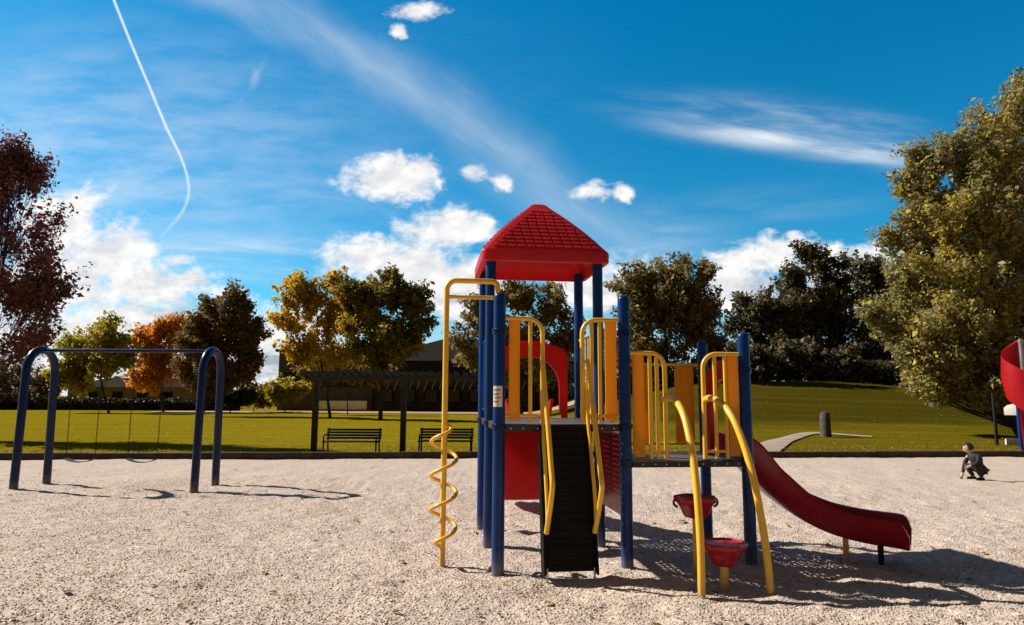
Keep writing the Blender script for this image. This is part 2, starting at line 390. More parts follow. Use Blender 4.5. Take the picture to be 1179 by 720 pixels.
def ribbon(name, pts, w, mat, dz=0.012, kind='structure'):
    pts = crom(pts, 10); vs = []; fs = []
    for i, p in enumerate(pts):
        t = (pts[min(i + 1, len(pts) - 1)] - pts[max(i - 1, 0)]); t.z = 0; t.normalize(); s = Vector((-t.y, t.x, 0))
        ww = w if not isinstance(w, (list, tuple)) else w[0] + (w[1] - w[0]) * i / (len(pts) - 1)
        for q in (-1, -.5, 0, .5, 1):
            a = p + s * q * ww / 2; vs.append((a.x, a.y, float(hill(a.x, a.y)) + dz + (.02 if abs(q) < 1 else 0)))
    for i in range(len(pts) - 1):
        for j in range(4): k = i * 5 + j; fs.append((k, k + 1, k + 6, k + 5))
    o = MB().add(vs, fs).build(name, mat); return tag(o, kind=kind)
pp = [gnd(*q) for q in ((862, 525), (885, 514), (905, 506), (935, 501.5))]
pth = [Vector((a, b, 0)) for a, b in pp] + [Vector((14.5, 27.6, 0))]
ribbon('footpath', pth, (1.25, 0.28), M['path'])
ribbon('infield', [Vector((x, y, 0)) for x, y in ((-34, 66), (-22, 67), (-8, 66.5), (6, 65))], (5.5, 7.5), M['dirt'])

def build_border():
    root = empty('timber_edging', (0, border_y(0), 0), 0, 'long low dark timber edging between the gravel and the lawn', 'edging')
    d = (BR - BL).normalized(); a = math.atan2(d.y, d.x); rot = Matrix.Rotation(a, 3, 'Z')
    x = -27.0; k = 0
    while x < 30:
        L = 2.44; c = Vector((x + L / 2, border_y(x + L / 2) + .09, random.uniform(.040, .062)))
        MB().box(c - root.location, (L - .012, .14, .22), rot @ Matrix.Rotation(random.uniform(-.006, .006), 3, 'X'), .012).build('timber', M['timber'], root)
        x += L * math.cos(a); k += 1
build_border()
def build_tufts():
    g = np.random.default_rng(5); n = 60000
    x = g.uniform(-18, 19, n); d = .22 + g.random(n) ** 2.4 * 11; y = border_y(x) + d
    h = g.uniform(.03, .085, n) * (1 + .8 * (d < .5)) * np.clip(1.05 - d / 8, .15, 1); a = g.random(n) * 6.283; w = .012; ln = g.normal(0, .025, (n, 2))
    z = hill(x, y) - .03
    p0 = np.stack([x - np.cos(a) * w, y - np.sin(a) * w, z], -1); p1 = np.stack([x + np.cos(a) * w, y + np.sin(a) * w, z], -1); p2 = np.stack([x + ln[:, 0], y + ln[:, 1], z + h], -1)
    m = leafmat('grass_blade', [(0.26, 0.195, 0.010), (0.20, 0.165, 0.010), (0.32, 0.235, 0.02)], .4, .45)
    tag(npmesh('grass_tufts', np.stack([p0, p1, p2], 1).reshape(-1, 3), np.arange(n * 3).reshape(-1, 3), m), 'ragged dry grass along the timber edging', 'grass', kind='stuff')
build_tufts()
def build_litter():
    g = np.random.default_rng(9); n = 3000
    x = g.uniform(-34, 40, n); y = border_y(x) + .5 + g.random(n) ** 1.6 * 40; Ls = g.uniform(.035, .075, n); a = g.random(n) * 6.28
    q = np.array([[-1, 0, 0], [-.2, .55, .35], [1, 0, .15], [-.2, -.55, .4]])[None] * Ls[:, None, None]
    v = np.stack([q[..., 0] * np.cos(a)[:, None] - q[..., 1] * np.sin(a)[:, None] + x[:, None], q[..., 0] * np.sin(a)[:, None] + q[..., 1] * np.cos(a)[:, None] + y[:, None], q[..., 2] + hill(x, y)[:, None] + .01], -1).reshape(-1, 3)
    tag(npmesh('leaf_litter', v, np.arange(n * 4).reshape(-1, 4), leafmat('litter_leaf', [(0.40, 0.22, 0.04), (0.22, 0.11, 0.035), (0.5, 0.33, 0.04)], .5, .3)), 'yellow and brown autumn leaves scattered over the lawn', 'leaves', kind='stuff')
build_litter()

# ------------------------------------------------------------------ the play structure
YAW = R_(6.7); MU, V1, V2 = 1.13, 0.96, 1.90
A0 = gnd(573, 665)
tower = empty('play_structure', (A0[0], A0[1] + .05, 0), YAW, 'tall blue and yellow climbing frame with a red peaked roof and slide', 'climbing frame')
HZ, LZ = 1.27, 0.955
def build_tower():
    pr = 0.054
    posts = {'A': (0, 0, 2.43), 'F': (MU, 0, 2.43), 'G': (2 * MU, 0, 2.11), 'B': (0, V1, 2.98), 'D': (MU, V1, 2.98), 'H': (2 * MU, V1, 2.11),
             'C': (0, V2, 2.98), 'E': (MU, V2, 2.98)}
    for k, (u, v, h) in posts.items():
        prof = [(pr, -.3), (pr, h - .05), (pr * .97, h - .03), (pr * .8, h - .012), (pr * .45, h - .002), (.004, h)]
        p = MB().lathe(prof, (u, v, 0), 24).build('post', M['blue'], tower)
        zs = [HZ if k in 'ABCEDF' else LZ]
        if k in 'FD': zs.append(LZ)
        if h < 2.6: zs.append(h - .33)
        for z in zs:
            MB().lathe([(pr + .004, z - .045), (pr + .011, z - .04), (pr + .011, z + .0), (pr + .004, z + .005)], (u, v, 0), 24).build('clamp', M['navy'], p)
        if k == 'A':
            # safety sticker wrapped round the post
            b = MB(); vs = []; n = 10
            for i in range(n + 1):
                a = R_(-160 + 95 * i / n)
                for z in (1.42, 1.60): vs.append(((pr + .0015) * math.cos(a), (pr + .0015) * math.sin(a), z))
            b.add(vs, [(2 * i, 2 * i + 2, 2 * i + 3, 2 * i + 1) for i in range(n)])
            st = b.build('sticker', M['sticker'], p)
            m = MB()
            for z, a0, a1 in ((1.565, -150, -80), (1.53, -150, -95), (1.50, -140, -80), (1.465, -150, -100)):
                vs = []; n = 6
                for i in range(n + 1):
                    a = R_(a0 + (a1 - a0) * i / n)
                    for zz in (z - .007, z + .007): vs.append(((pr + .003) * math.cos(a), (pr + .003) * math.sin(a), zz))
                m.add(vs, [(2 * i, 2 * i + 2, 2 * i + 3, 2 * i + 1) for i in range(n)])
            m.build('printed_lines', M['sticker_mark'], p)
    # perforated decks
    def deck(u0, v0, u1, v1, z):
        def lines(a, b):
            out = [a]; n = int((b - a - .08) / .052); p0 = a + .04 + ((b - a - .08) - n * .052) / 2
            for i in range(n): out += [p0 + i * .052 + .014, p0 + i * .052 + .038]
            return out + [b], n
        xs, nx = lines(u0, u1); ys, ny = lines(v0, v1); vs = []; fs = []
        for zz in (z, z - .006):
            for y in ys:
                for x in xs: vs.append((x, y, zz))
        L = len(xs); N = L * len(ys)
        def hole(i, j): return i % 2 == 1 and j % 2 == 1 and 0 < i < L - 2 + 1 and 0 < j < len(ys) - 1
        for j in range(len(ys) - 1):
            for i in range(L - 1):
                if hole(i, j): 
                    a = j * L + i; q = (a, a + 1, a + 1 + L, a + L)
                    for e in range(4): fs.append((q[e], q[(e + 1) % 4], q[(e + 1) % 4] + N, q[e] + N))
                    continue
                a = j * L + i
                fs.append((a, a + 1, a + 1 + L, a + L)); fs.append((a + N, a + L + N, a + L + 1 + N, a + 1 + N))
        d = MB().add(vs, fs).build('deck', M['deck'], tower, smooth=False)
        s = MB()
        for (x, y, dx, dy) in ((u0, 0, .008, 1), (u1, 0, .008, 1)):
            s.box((x + (.006 if x == u0 else -.006), (v0 + v1) / 2, z - .035), (.008, v1 - v0 - .03, .055))
        for y in (v0, v1):
            s.box(((u0 + u1) / 2, y + (.006 if y == v0 else -.006), z - .035), (u1 - u0 - .002, .008, .055))
        s.build('deck_skirt', M['deck_edge'], d)
        t = MB()
        for i in range(9):
            x = u0 + .12 + i * (u1 - u0 - .24) / 8 + random.uniform(-.01, .01)
            t.lathe([(.009, 0), (.009, .004), (.004, .007)], (0, 0, 0), 8)
            for q in range(len(t.v) - 24, len(t.v)):
                vx, vy, vz = t.v[q]; t.v[q] = (x + vx, v0 + .002 - vz, z - .035 + vy)
        t.build('bolt', M['steel'], d)['kind'] = 'stuff'
    g = .03
    deck(-.02, -.02, MU + .02, V1 - .004, HZ)
    deck(-.02, V1 + .004, MU + .02, V2 + .02, HZ)
    deck(MU + .026, -.02, 2 * MU + .02, V1 + .02, LZ)
    # guard barriers: tube frame with rounded shoulder, inner bar and a plastic side plate
    def barrier(uo, v, z, h, side, plate0, plate1, bars, outer, along='u', mat_t=M['yellow']):
        """uo post position; side = +1 plate starts at post and the rounded shoulder is on the +u side"""
        def P(a, zz): return (uo + side * a, v, zz) if along == 'u' else (v, uo + side * a, zz)
        r = .021; rad = .13
        pts = [P(.045, z + h)] + [P(outer - rad, z + h)]
        for i in range(1, 9):
            t = math.pi / 2 * i / 8; pts.append(P(outer - rad + rad * math.sin(t), z + h - rad + rad * math.cos(t)))
        pts.append(P(outer, z + .01))
        b = MB().tube(pts, r, 10)
        b.tube([P(.045, z + .075), P(outer, z + .075)], .014, 8)
        for q in bars: b.tube([P(q, z + .01), P(q, z + h)], .0175, 10)
        o = b.build('guard_barrier', mat_t, tower)
        ex = Vector(P(1, 0)) - Vector(P(0, 0)); n = ex.cross(Vector((0, 0, 1)))
        MB().prism([(plate0, .03), (plate1, .03), (plate1, h - .01), (plate0, h - .01)], (P(0, z), ex, (0, 0, 1), n), .028, .008).build('side_plate', M['yellow_sheet'], o)
        return o
    barrier(0, 0, HZ, .93, 1, .085, .180, [.275], .385)
    barrier(MU, 0, HZ, .93, -1, .075, .175, [.225, .30], .385)
    barrier(MU, 0, LZ, .95, 1, .075, .175, [.235, .30], .375)
    barrier(2 * MU, 0, LZ, .95, -1, .065, .165, [.185, .285], .395)
    # back of the lower deck: full yellow barrier
    b = MB().tube([(MU + .05, V1, LZ + .9), (2 * MU - .05, V1, LZ + .9)], .016, 10).tube([(MU + .05, V1, LZ + .08), (2 * MU - .05, V1, LZ + .08)], .014, 10)
    for i in range(1, 8): b.tube([(MU + i * MU / 8, V1, LZ + .08), (MU + i * MU / 8, V1, LZ + .9)], .012, 8)
    bb = b.build('guard_barrier', M['yellow'], tower)
    for a0, a1 in ((.42, .56), (.82, 1.02)):
        MB().prism([(a0, .1), (a1, .1), (a1, .88), (a0, .88)], ((MU, V1, LZ), (1, 0, 0), (0, 0, 1), (0, -1, 0)), .02, .006).build('side_plate', M['yellow_sheet'], bb)
    # left side of rear deck: yellow rungs barrier
    b = MB()
    for z in (.1, .86): b.tube([(0, V1 + .05, HZ + z), (0, V2 - .05, HZ + z)], .015, 8)
    for i in range(1, 7): b.tube([(0, V1 + i * (V2 - V1) / 7, HZ + .1), (0, V1 + i * (V2 - V1) / 7, HZ + .86)], .012, 8)
    b.build('guard_barrier', M['blue'], tower)
    # right side of rear deck: yellow plastic panel with bars
    b = MB()
    for z in (.08, .9): b.tube([(MU, V1 + .05, HZ + z), (MU, V2 - .05, HZ + z)], .015, 8)
    for i in range(1, 7): b.tube([(MU, V1 + i * (V2 - V1) / 7, HZ + .1), (MU, V1 + i * (V2 - V1) / 7, HZ + .9)], .012, 8)
    b.build('guard_barrier', M['yellow'], tower)
    # red panels below the high deck
    def rr(w, h, r, n=5):
        out = []
        for cx, cy, a in ((w - r, h - r, 0), (r, h - r, 90), (r, r, 180), (w - r, r, 270)):
            for i in range(n + 1): t = R_(a + 90 * i / n); out.append((cx + r * math.cos(t), cy + r * math.sin(t)))
        return out
    MB().prism(rr(.98, .68, .04), ((.075, V1, .485), (1, 0, 0), (0, 0, 1), (0, -1, 0)), .03, .006).build('lower_panel', M['red_sheet'], tower)
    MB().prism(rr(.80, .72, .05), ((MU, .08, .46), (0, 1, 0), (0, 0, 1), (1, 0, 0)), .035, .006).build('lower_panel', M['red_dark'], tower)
    # two arched slide hoods
    def hood(frame, W, Ht, wi, hi):
        o = [(-W, 0), (-W * 1.0, Ht * .80)]
        for i in range(1, 7): t = R_(90 * i / 6); o.append((-W + .10 - .10 * math.cos(t), Ht * .80 + .10 * math.sin(t)))
        o += [(-W * .3, Ht), (W * .3, Ht)]
        for i in range(0, 7): t = R_(90 - 90 * i / 6); o.append((W - .10 + .10 * math.cos(t), Ht * .80 + .10 * math.sin(t)))
        o += [(W, 0), (wi + .03, 0), (wi, .12)]
        for i in range(0, 13):
            t = R_(180 * i / 12); o.append((wi * math.cos(t), hi * .52 + hi * .48 * math.sin(t)))
        o += [(-wi, .12), (-wi - .03, 0)]
        return MB().prism(o, frame, .05).build('slide_hood', M['red_sheet'], tower)
    hood(((.555, V2 - .01, HZ), (1, 0, 0), (0, 0, 1), (0, -1, 0)), .43, .89, .335, .70)
    hood(((2 * MU + .005, .48, LZ), (0, 1, 0), (0, 0, 1), (1, 0, 0)), .40, .92, .27, .74)
    # slides: swept trough
    def slide(path, w, name='slide', mat=M['red_slide']):
        pts = crom(path, 8); n = len(pts); vs = []; fs = []
        inn = [(-w, .215), (-w + .006, .16), (-w + .02, .07), (-w + .07, .012), (-w + .14, 0), (0, 0), (w - .14, 0), (w - .07, .012), (w - .02, .07), (w - .006, .16), (w, .215)]
        outr = [(w + .03, .222), (w + .042, .20), (w + .022, .15), (w + .005, .04), (w - .05, -.022), (w - .14, -.035), (0, -.035), (-w + .14, -.035), (-w + .05, -.022), (-w - .005, .04), (-w - .022, .15), (-w - .042, .20), (-w - .03, .222)]
        pf = inn + outr; k = len(pf)
        for i, p in enumerate(pts):
            t = pts[min(i + 1, n - 1)] - pts[max(i - 1, 0)]; th = Vector((t.x, t.y, 0)).normalized(); s = Vector((-th.y, th.x, 0)); t.normalize()
            up = s.cross(t) * -1 if s.cross(t).z < 0 else s.cross(t)
            up = (up + Vector((0, 0, .8))).normalized()
            e = max(0, (i - (n - 7)) / 6); fh = 1 - .5 * e ** 2; fo = 1 - .10 * e ** 2
            for a, h in pf: vs.append(p + s * a * fo + up * (h * fh if h > 0 else h))
        for i in range(n - 1):
            for j in range(k): fs.append((i * k + j, i * k + (j + 1) % k, (i + 1) * k + (j + 1) % k, (i + 1) * k + j))
        fs.append(tuple(range(k))); fs.append(tuple((n - 1) * k + j for j in range(k)))
        return MB().add(vs, fs).build(name, mat, tower, ang=50)
    sl = slide([(2 * MU - .0, .48, .955), (2 * MU + .14, .48, .90), (2.62, .46, .66), (2.90, .41, .435), (3.18, .31, .29), (3.44, .18, .225), (3.66, .03, .205), (3.76, -.05, .19)], .235)
    for (u, v, zt_, m) in ((3.235, .115, .275, M['yellow']), (3.52, .03, .205, M['bench'])):
        MB().tube([(u, v, -.2), (u, v, .12), (u + .005, v + .005, zt_)], .026, 12).box((u, v + .03, zt_ - .01), (.15, .11, .02), Matrix.Rotation(R_(14), 3, 'Y'), .005).build('slide_leg', m, sl)
    slide([(.555, V2, 1.27), (.555, V2 + .15, 1.22), (.555, V2 + .7, .80), (.555, V2 + 1.25, .40), (.555, V2 + 1.6, .27), (.555, V2 + 2.0, .25)], .24, mat=M['red_sheet'])
    # front ladder: closed black steps with side cheeks
    u0, u1 = .345, .80
    b = MB()
    def fw(z): return -(.09 + (HZ - z) / HZ * .23)
    n = 6; zs = [.09 + (HZ - .03 - .09) * i / n for i in range(n + 1)]
    b.prism([(fw(HZ) + .02, HZ - .02), (fw(.09) + .02, .09), (fw(.09) + .055, .09), (fw(HZ) + .055, HZ - .02)], (((u0 + u1) / 2, 0, 0), (0, 1, 0), (0, 0, 1), (1, 0, 0)), u1 - u0 - .03, .004)
    for i in range(17):
        z = .13 + i * (HZ - .2) / 16
        b.box(((u0 + u1) / 2, fw(z) + .018, z), (u1 - u0 - .07, .007, .016), None, .004)
    for k in range(7):
        b.box((u0 + .07 + k * (u1 - u0 - .14) / 6, fw(.285) + .012, .285), (.03, .012, .016), None, .004)
    lad = b.build('climbing_ramp', M['black'], tower)
    for uu in (u0, u1):
        s = 1 if uu == u0 else -1
        MB().prism([(fw(HZ), HZ - .02), (-.02, HZ - .02), (-.0, HZ - .3), (fw(0) + .15, .07), (fw(0) - .01, .07)], ((uu + s * .008, 0, 0), (0, 1, 0), (0, 0, 1), (1, 0, 0)), .016).build('side_cheek', M['black'], lad)
        MB().tube([(uu + s * .03, fw(0) + .03, -.2), (uu + s * .03, fw(0) + .03, .12)], .009, 8).build('foot', M['steel'], lad)
    # looped hand rails of the ladder
    for k, uu in enumerate((.375, .78)):
        path = crom([(uu, -.02, HZ + .55), (uu, -.07, HZ + .53), (uu + .005, -.15, HZ + .30), (uu + .01, -.28, HZ + .0), (uu + .012, -.42, .93), (uu + .012, -.475, .81), (uu + .008, -.45, .70), (uu, -.36, .52), (uu - .004, -.28, .40)], 8)
        MB().tube(path, .0215, 12).build('hand_rail', M['yellow'], tower)
        path = crom([(uu, -.02, HZ + .30), (uu - .0, -.05, HZ + .05), (uu - .0, -.18, .98), (uu, -.30, .62), (uu, -.31, .44)], 8)
        MB().tube(path, .0165, 12).build('hand_rail', M['yellow'], tower)
    # corkscrew climber
    pu, pv = -.465, .33; top = 2.585
    b = MB()
    pth = [(pu, pv, -.2), (pu, pv, top - .09)] + [(pu + .09 - .09 * math.cos(R_(a)), pv, top - .09 + .09 * math.sin(R_(a))) for a in (15, 30, 45, 60, 75, 90)]
    pth += [(-.035, pv, top)] + [(-.04 + .05 * math.sin(R_(a)), pv, top - .05 + .05 * math.cos(R_(a))) for a in (30, 60, 90)] + [(.008, pv, HZ + .0)]
    b.tube(pth, .026, 14).tube([(pu, pv, top - .155), (-.03, pv, top - .155)], .019, 10)
    pole = b.build('climbing_pole', M['yellow'], tower)
    hp = []; turns = 3.6; z0, z1 = 1.27, .18
    for i in range(150):
        t = i / 149; a = R_(20) - 2 * math.pi * turns * t; r = .115 * min(1, t * 14, (1 - t) * 14 + .15)
        hp.append((pu + r * math.cos(a), pv + r * math.sin(a), z0 + (z1 - z0) * t))
    MB().tube(hp, .0175, 10).build('corkscrew', M['yellow'], pole)
    # bowed rails and stepping pods in front of the lower deck
    for uu, uf in ((1.50, 1.435), (1.875, 1.98)):
        prof = [(0, 1.49), (.12, 1.505), (.28, 1.48), (.43, 1.41), (.56, 1.29), (.70, 1.06), (.80, .78), (.87, .42), (.89, .1), (.89, -.2)]
        path = crom([(uu + (uf - uu) * max(0, (1.5 - z) / 1.5) ** .65, -q, z) for q, z in prof], 6)
        MB().tube(path, .029, 16).build('bowed_rail', M['yellow'], tower)
    def pod(u, v, h, rot):
        prof = [(.06, h - .172), (.088, h - .168), (.105, h - .145), (.128, h - .085), (.152, h - .05), (.160, h - .043), (.174, h - .030), (.178, h - .008), (.172, h + .006), (.158, h + .006), (.148, h - .004), (.02, h - .014)]
        p = MB().lathe(prof, (u, v, 0), 40, lambda a: .05 * math.cos(5 * (a + rot))).build('stepping_pod', M['red_slide'], tower)
        MB().tube([(u, v, -.2), (u, v, h - .165)], .033, 14).build('pod_stem', M['yellow'], p)
        return p
    pod(1.72, -.66, .375, .3); q = pod(1.675, -.22, .665, .9)
    for s in (-1, 1):
        MB().tube([(1.675 + s * (.160 + .035 * math.sin(R_(a))), -.22, .62 + .035 * math.cos(R_(a))) for a in range(0, 181, 20)], .011, 8).build('grip', M['red_dark'], q)
    # roof
    cu, cv = MU / 2, (V1 + V2) / 2; hu, hv = MU / 2 + .105, (V2 - V1) / 2 + .125
    def ring(z, a, b, r, n=6):
        out = []
        for sx, sy, st in ((1, 1, 0), (-1, 1, 90), (-1, -1, 180), (1, -1, 270)):
            for i in range(n + 1):
                t = R_(st + 90 * i / n); out.append((cu + sx * (a - r) + r * math.cos(t), cv + sy * (b - r) + r * math.sin(t), z))
        return out
    zt, zb = 3.615, 3.035; rings = []
    rings += [ring(2.895, hu - .02, hv - .02, .05), ring(2.905, hu, hv, .06), ring(3.00, hu + .005, hv + .005, .07), ring(3.02, hu - .003, hv - .003, .07)]
    for i in range(7):
        t = i / 6; rings.append(ring(zb + (zt - zb) * t, hu - .02 + (.115 - hu + .02) * t + .024 * math.sin(math.pi * t), hv - .02 + (.105 - hv + .02) * t + .024 * math.sin(math.pi * t), .06 - .02 * t))
    rings += [ring(3.642, .095, .085, .04), ring(3.660, .06, .055, .03), ring(3.668, .02, .018, .012)]
    inner = [ring(2.895, hu - .05, hv - .05, .05), ring(3.0, hu - .05, hv - .05, .05), ring(3.4, .26, .22, .05), ring(3.56, .04, .04, .02)]
    b = MB(); n = len(rings[0])
    allr = inner[::-1] + rings
    vs = [p for r in allr for p in r]
    fs = [(i * n + j, i * n + (j + 1) % n, (i + 1) * n + (j + 1) % n, (i + 1) * n + j) for i in range(len(allr) - 1) for j in range(n)]
    fs += [tuple(range(n)), tuple((len(allr) - 1) * n + j for j in range(n))]
    b.add(vs, fs); tl = b; rows = 11
    for side in range(4):
        ang = side * math.pi / 2; ha, hb = (hv, hu) if side % 2 == 0 else (hu, hv)   # ha: distance out, hb: half width
        out = Vector((math.sin(ang), -math.cos(ang), 0)); al = Vector((math.cos(ang), math.sin(ang), 0))
        def pt(t, w, n_):
            d = ha - .02 + (.11 - ha + .02) * t + .024 * math.sin(math.pi * t); z = zb + (zt - zb) * t
            nr = (out * .72 + Vector((0, 0, .7)))
            return Vector((cu, cv, 0)) + out * d + al * w + Vector((0, 0, z)) + nr * n_
        for r in range(rows):
            t0 = .03 + .9 * r / rows; t1 = .03 + .9 * (r + 1) / rows + .01
            def half(t): return (hb - .02 + (.11 - hb + .02) * t) + .024 * math.sin(math.pi * t) - .085
            wd = .098; w = -half(t0) + (0 if r % 2 else -wd / 2)
            while w < half(t0):
                g = .009
                a0, a1 = max(w + g, -half(t0)), min(w + wd - g, half(t0)); c0, c1 = max(w + g, -half(t1)), min(w + wd - g, half(t1)); w += wd
                if a1 - a0 < .015: continue
                if c1 - c0 < .01: c0 = c1 = min(max((a0 + a1) / 2, -half(t1)), half(t1)); c1 += .008
                vs = [pt(t0, a0, .017), pt(t0, a1, .017), pt(t1, c1, .003), pt(t1, c0, .003), pt(t0, a0, -.004), pt(t0, a1, -.004), pt(t1, c1, -.006), pt(t1, c0, -.006)]
                tl.add(vs, [(0, 1, 2, 3), (0, 4, 5, 1), (1, 5, 6, 2), (3, 2, 6, 7), (0, 3, 7, 4)])
    tl.build('roof', M['red_roof'], tower, ang=30)
build_tower()

# ------------------------------------------------------------------ swings
def build_swings():
    h, r = 2.25, .062
    f = [gnd(7, 568), gnd(48, 560), gnd(225, 567), gnd(248, 560)]
    xl, xr = (f[0][0] + f[1][0]) / 2, (f[2][0] + f[3][0]) / 2
    y0 = (f[0][1] + f[2][1]) / 2 + .05; y1 = (f[1][1] + f[3][1]) / 2 + .05
    yc = (y0 + y1) / 2; R = (y1 - y0) / 2 - .05
    root = empty('swing_set', ((xl + xr) / 2, yc, 0), 0, 'navy steel swing frame with two rounded arches and a top bar', 'swing frame')
    for x in (xl, xr):
        pts = [(x, y0, -.3), (x, yc - R, h - R)] + [(x, yc - R * math.cos(R_(a)), h - R + R * math.sin(R_(a))) for a in range(15, 180, 15)] + [(x, yc + R, h - R), (x, y1, -.3)]
        pts = [Vector(p) - root.location for p in pts]
        MB().tube(pts, r, 18).build('arch', M['navy'], root)
    MB().tube([Vector((xl, yc, h - .01)) - root.location, Vector((xr, yc, h - .01)) - root.location], .030, 14).build('top_bar', M['navy'], root)
    lab = ['empty belt swing on chains nearer the left arch', 'empty belt swing on chains nearer the right arch']
    zz = h - .06
    for i, (p0, p1) in enumerate(((86, 120), (156, 190))):
        xa, xb = [at(p, 402, yc).x for p in (p0, p1)]
        xa2, xb2 = xa - .02, xb + .02; c = (xa + xb) / 2; seat_z = .46
        sw = empty('swing', (c, yc, seat_z), R_(random.uniform(-3, 3)), lab[i], 'swing', 'belt swings on the navy frame')
        for s, xx in ((-1, xa), (1, xb)):
            ch = MB(); n = 46
            for k in range(n):
                t0 = k / n; z0 = zz - seat_z; za = z0 + (.03 - z0) * t0; zb_ = z0 + (.03 - z0) * (t0 + 1.1 / n); x = (xx - c) * (1 - .03 * t0)
                d = .008 if k % 2 else 0; e = 0 if k % 2 else .008
                ch.tube([(x - d, -e, za), (x - d, -e, zb_)], .0032, 5); ch.tube([(x + d, e, za), (x + d, e, zb_)], .0032, 5)
            ch.build('chain', M['bench'], sw)
        w = (xb - xa) / 2 * .97; pts = [(-w, .03)] + [(-w + 2 * w * k / 10,   .03 - .06 * (1 - (2 * k / 10 - 1) ** 2) ** .8) for k in range(1, 10)] + [(w, .03)]
        vs = []; fs = []
        for (x, z) in pts:
            for y, dz in ((-.06, 0), (.06, 0), (.06, -.01), (-.06, -.01)): vs.append((x, y, z + dz))
        for k in range(len(pts) - 1):
            for j in range(4): fs.append((k * 4 + j, k * 4 + (j + 1) % 4, (k + 1) * 4 + (j + 1) % 4, (k + 1) * 4 + j))
        fs += [(0, 1, 2, 3), tuple(len(vs) - 4 + j for j in range(4))]
        MB().add(vs, fs).build('seat', M['belt'], sw)
build_swings()

# ------------------------------------------------------------------ benches, pergola, pillar
def build_bench(loc, label):
    w = 1.46; r = empty('park_bench', loc, 0, label, 'bench', 'dark park benches behind the gravel'); r.scale = (1, 1, .84)
    s = MB()
    for i in range(5): s.box((0, -.20 + i * .095, .43), (w, .075, .03), None, .006)
    s.build('seat', M['bench'], r)
    b = MB()
    for i in range(4): b.box((0, .25 + i * .02, .52 + i * .085), (w, .028, .068), Matrix.Rotation(R_(-13), 3, 'X'), .006)
    b.build('backrest', M['bench'], r)
    for x in (-w / 2 + .05, w / 2 - .05):
        f = MB().tube([(x, -.22, 0), (x, -.2, .42), (x, -.21, .60), (x, -.1, .635), (x, .22, .63)], .022, 8)
        f.tube([(x, .27, 0), (x, .22, .42), (x, .33, .83)], .022, 8).tube([(x, -.2, .41), (x, .23, .41)], .02, 8)
        f.build('leg', M['bench'], r)
b1 = gnd(412, 521); b2 = gnd(513, 520)
build_bench((b1[0], 18.0, -.02), 'dark empty park bench between the two leftmost pergola posts')
build_bench((b2[0] * 18.4 / b2[1], 18.4, -.02), 'dark empty park bench beside the yellow corkscrew pole')
def build_pergola():
    Y = 19.0; xs = [at(p, 500, Y).x for p in (362, 464, 566)]; z = at(410, 437, Y).z; c = (xs[0] + xs[-1]) / 2; W = xs[-1] - xs[0]
    r = empty('pergola', (c, Y, 0), 0, 'long dark timber shade pergola on posts behind the benches', 'pergola')
    for x in xs: MB().box((x - c, 0, z / 2 - .15), (.15, .15, z + .3), None, .012).build('post', M['pergola'], r)
    for y in (-.1, .1): MB().box((0, y, z + .05), (W + .4, .05, .15), None, .01).build('beam', M['pergola'], r)
    for i in range(24):
        MB().box(((i / 23 - .5) * (W + .3), 0, z + .17), (.04, 1.3, .09), None, .006).build('rafter', M['pergola'], r)
build_pergola()
def build_pillar():
    p = gnd(951, 503); w = .205
    prof = [(w * 1.05, -.2), (w * 1.08, .05), (w, .3), (w * .98, .7), (w * .93, .88), (w * .75, .97), (w * .3, 1.0), (.01, 1.0)]
    o = MB().lathe(prof, (0, 0, 0), 20, lambda a: .06 * math.sin(3 * a + 1) + .03 * math.sin(7 * a)).build('stone_pillar', M['stone'])
    o.location = (p[0], p[1], 0); tag(o, 'rough grey standing stone pillar by the curved path', 'pillar')
build_pillar()

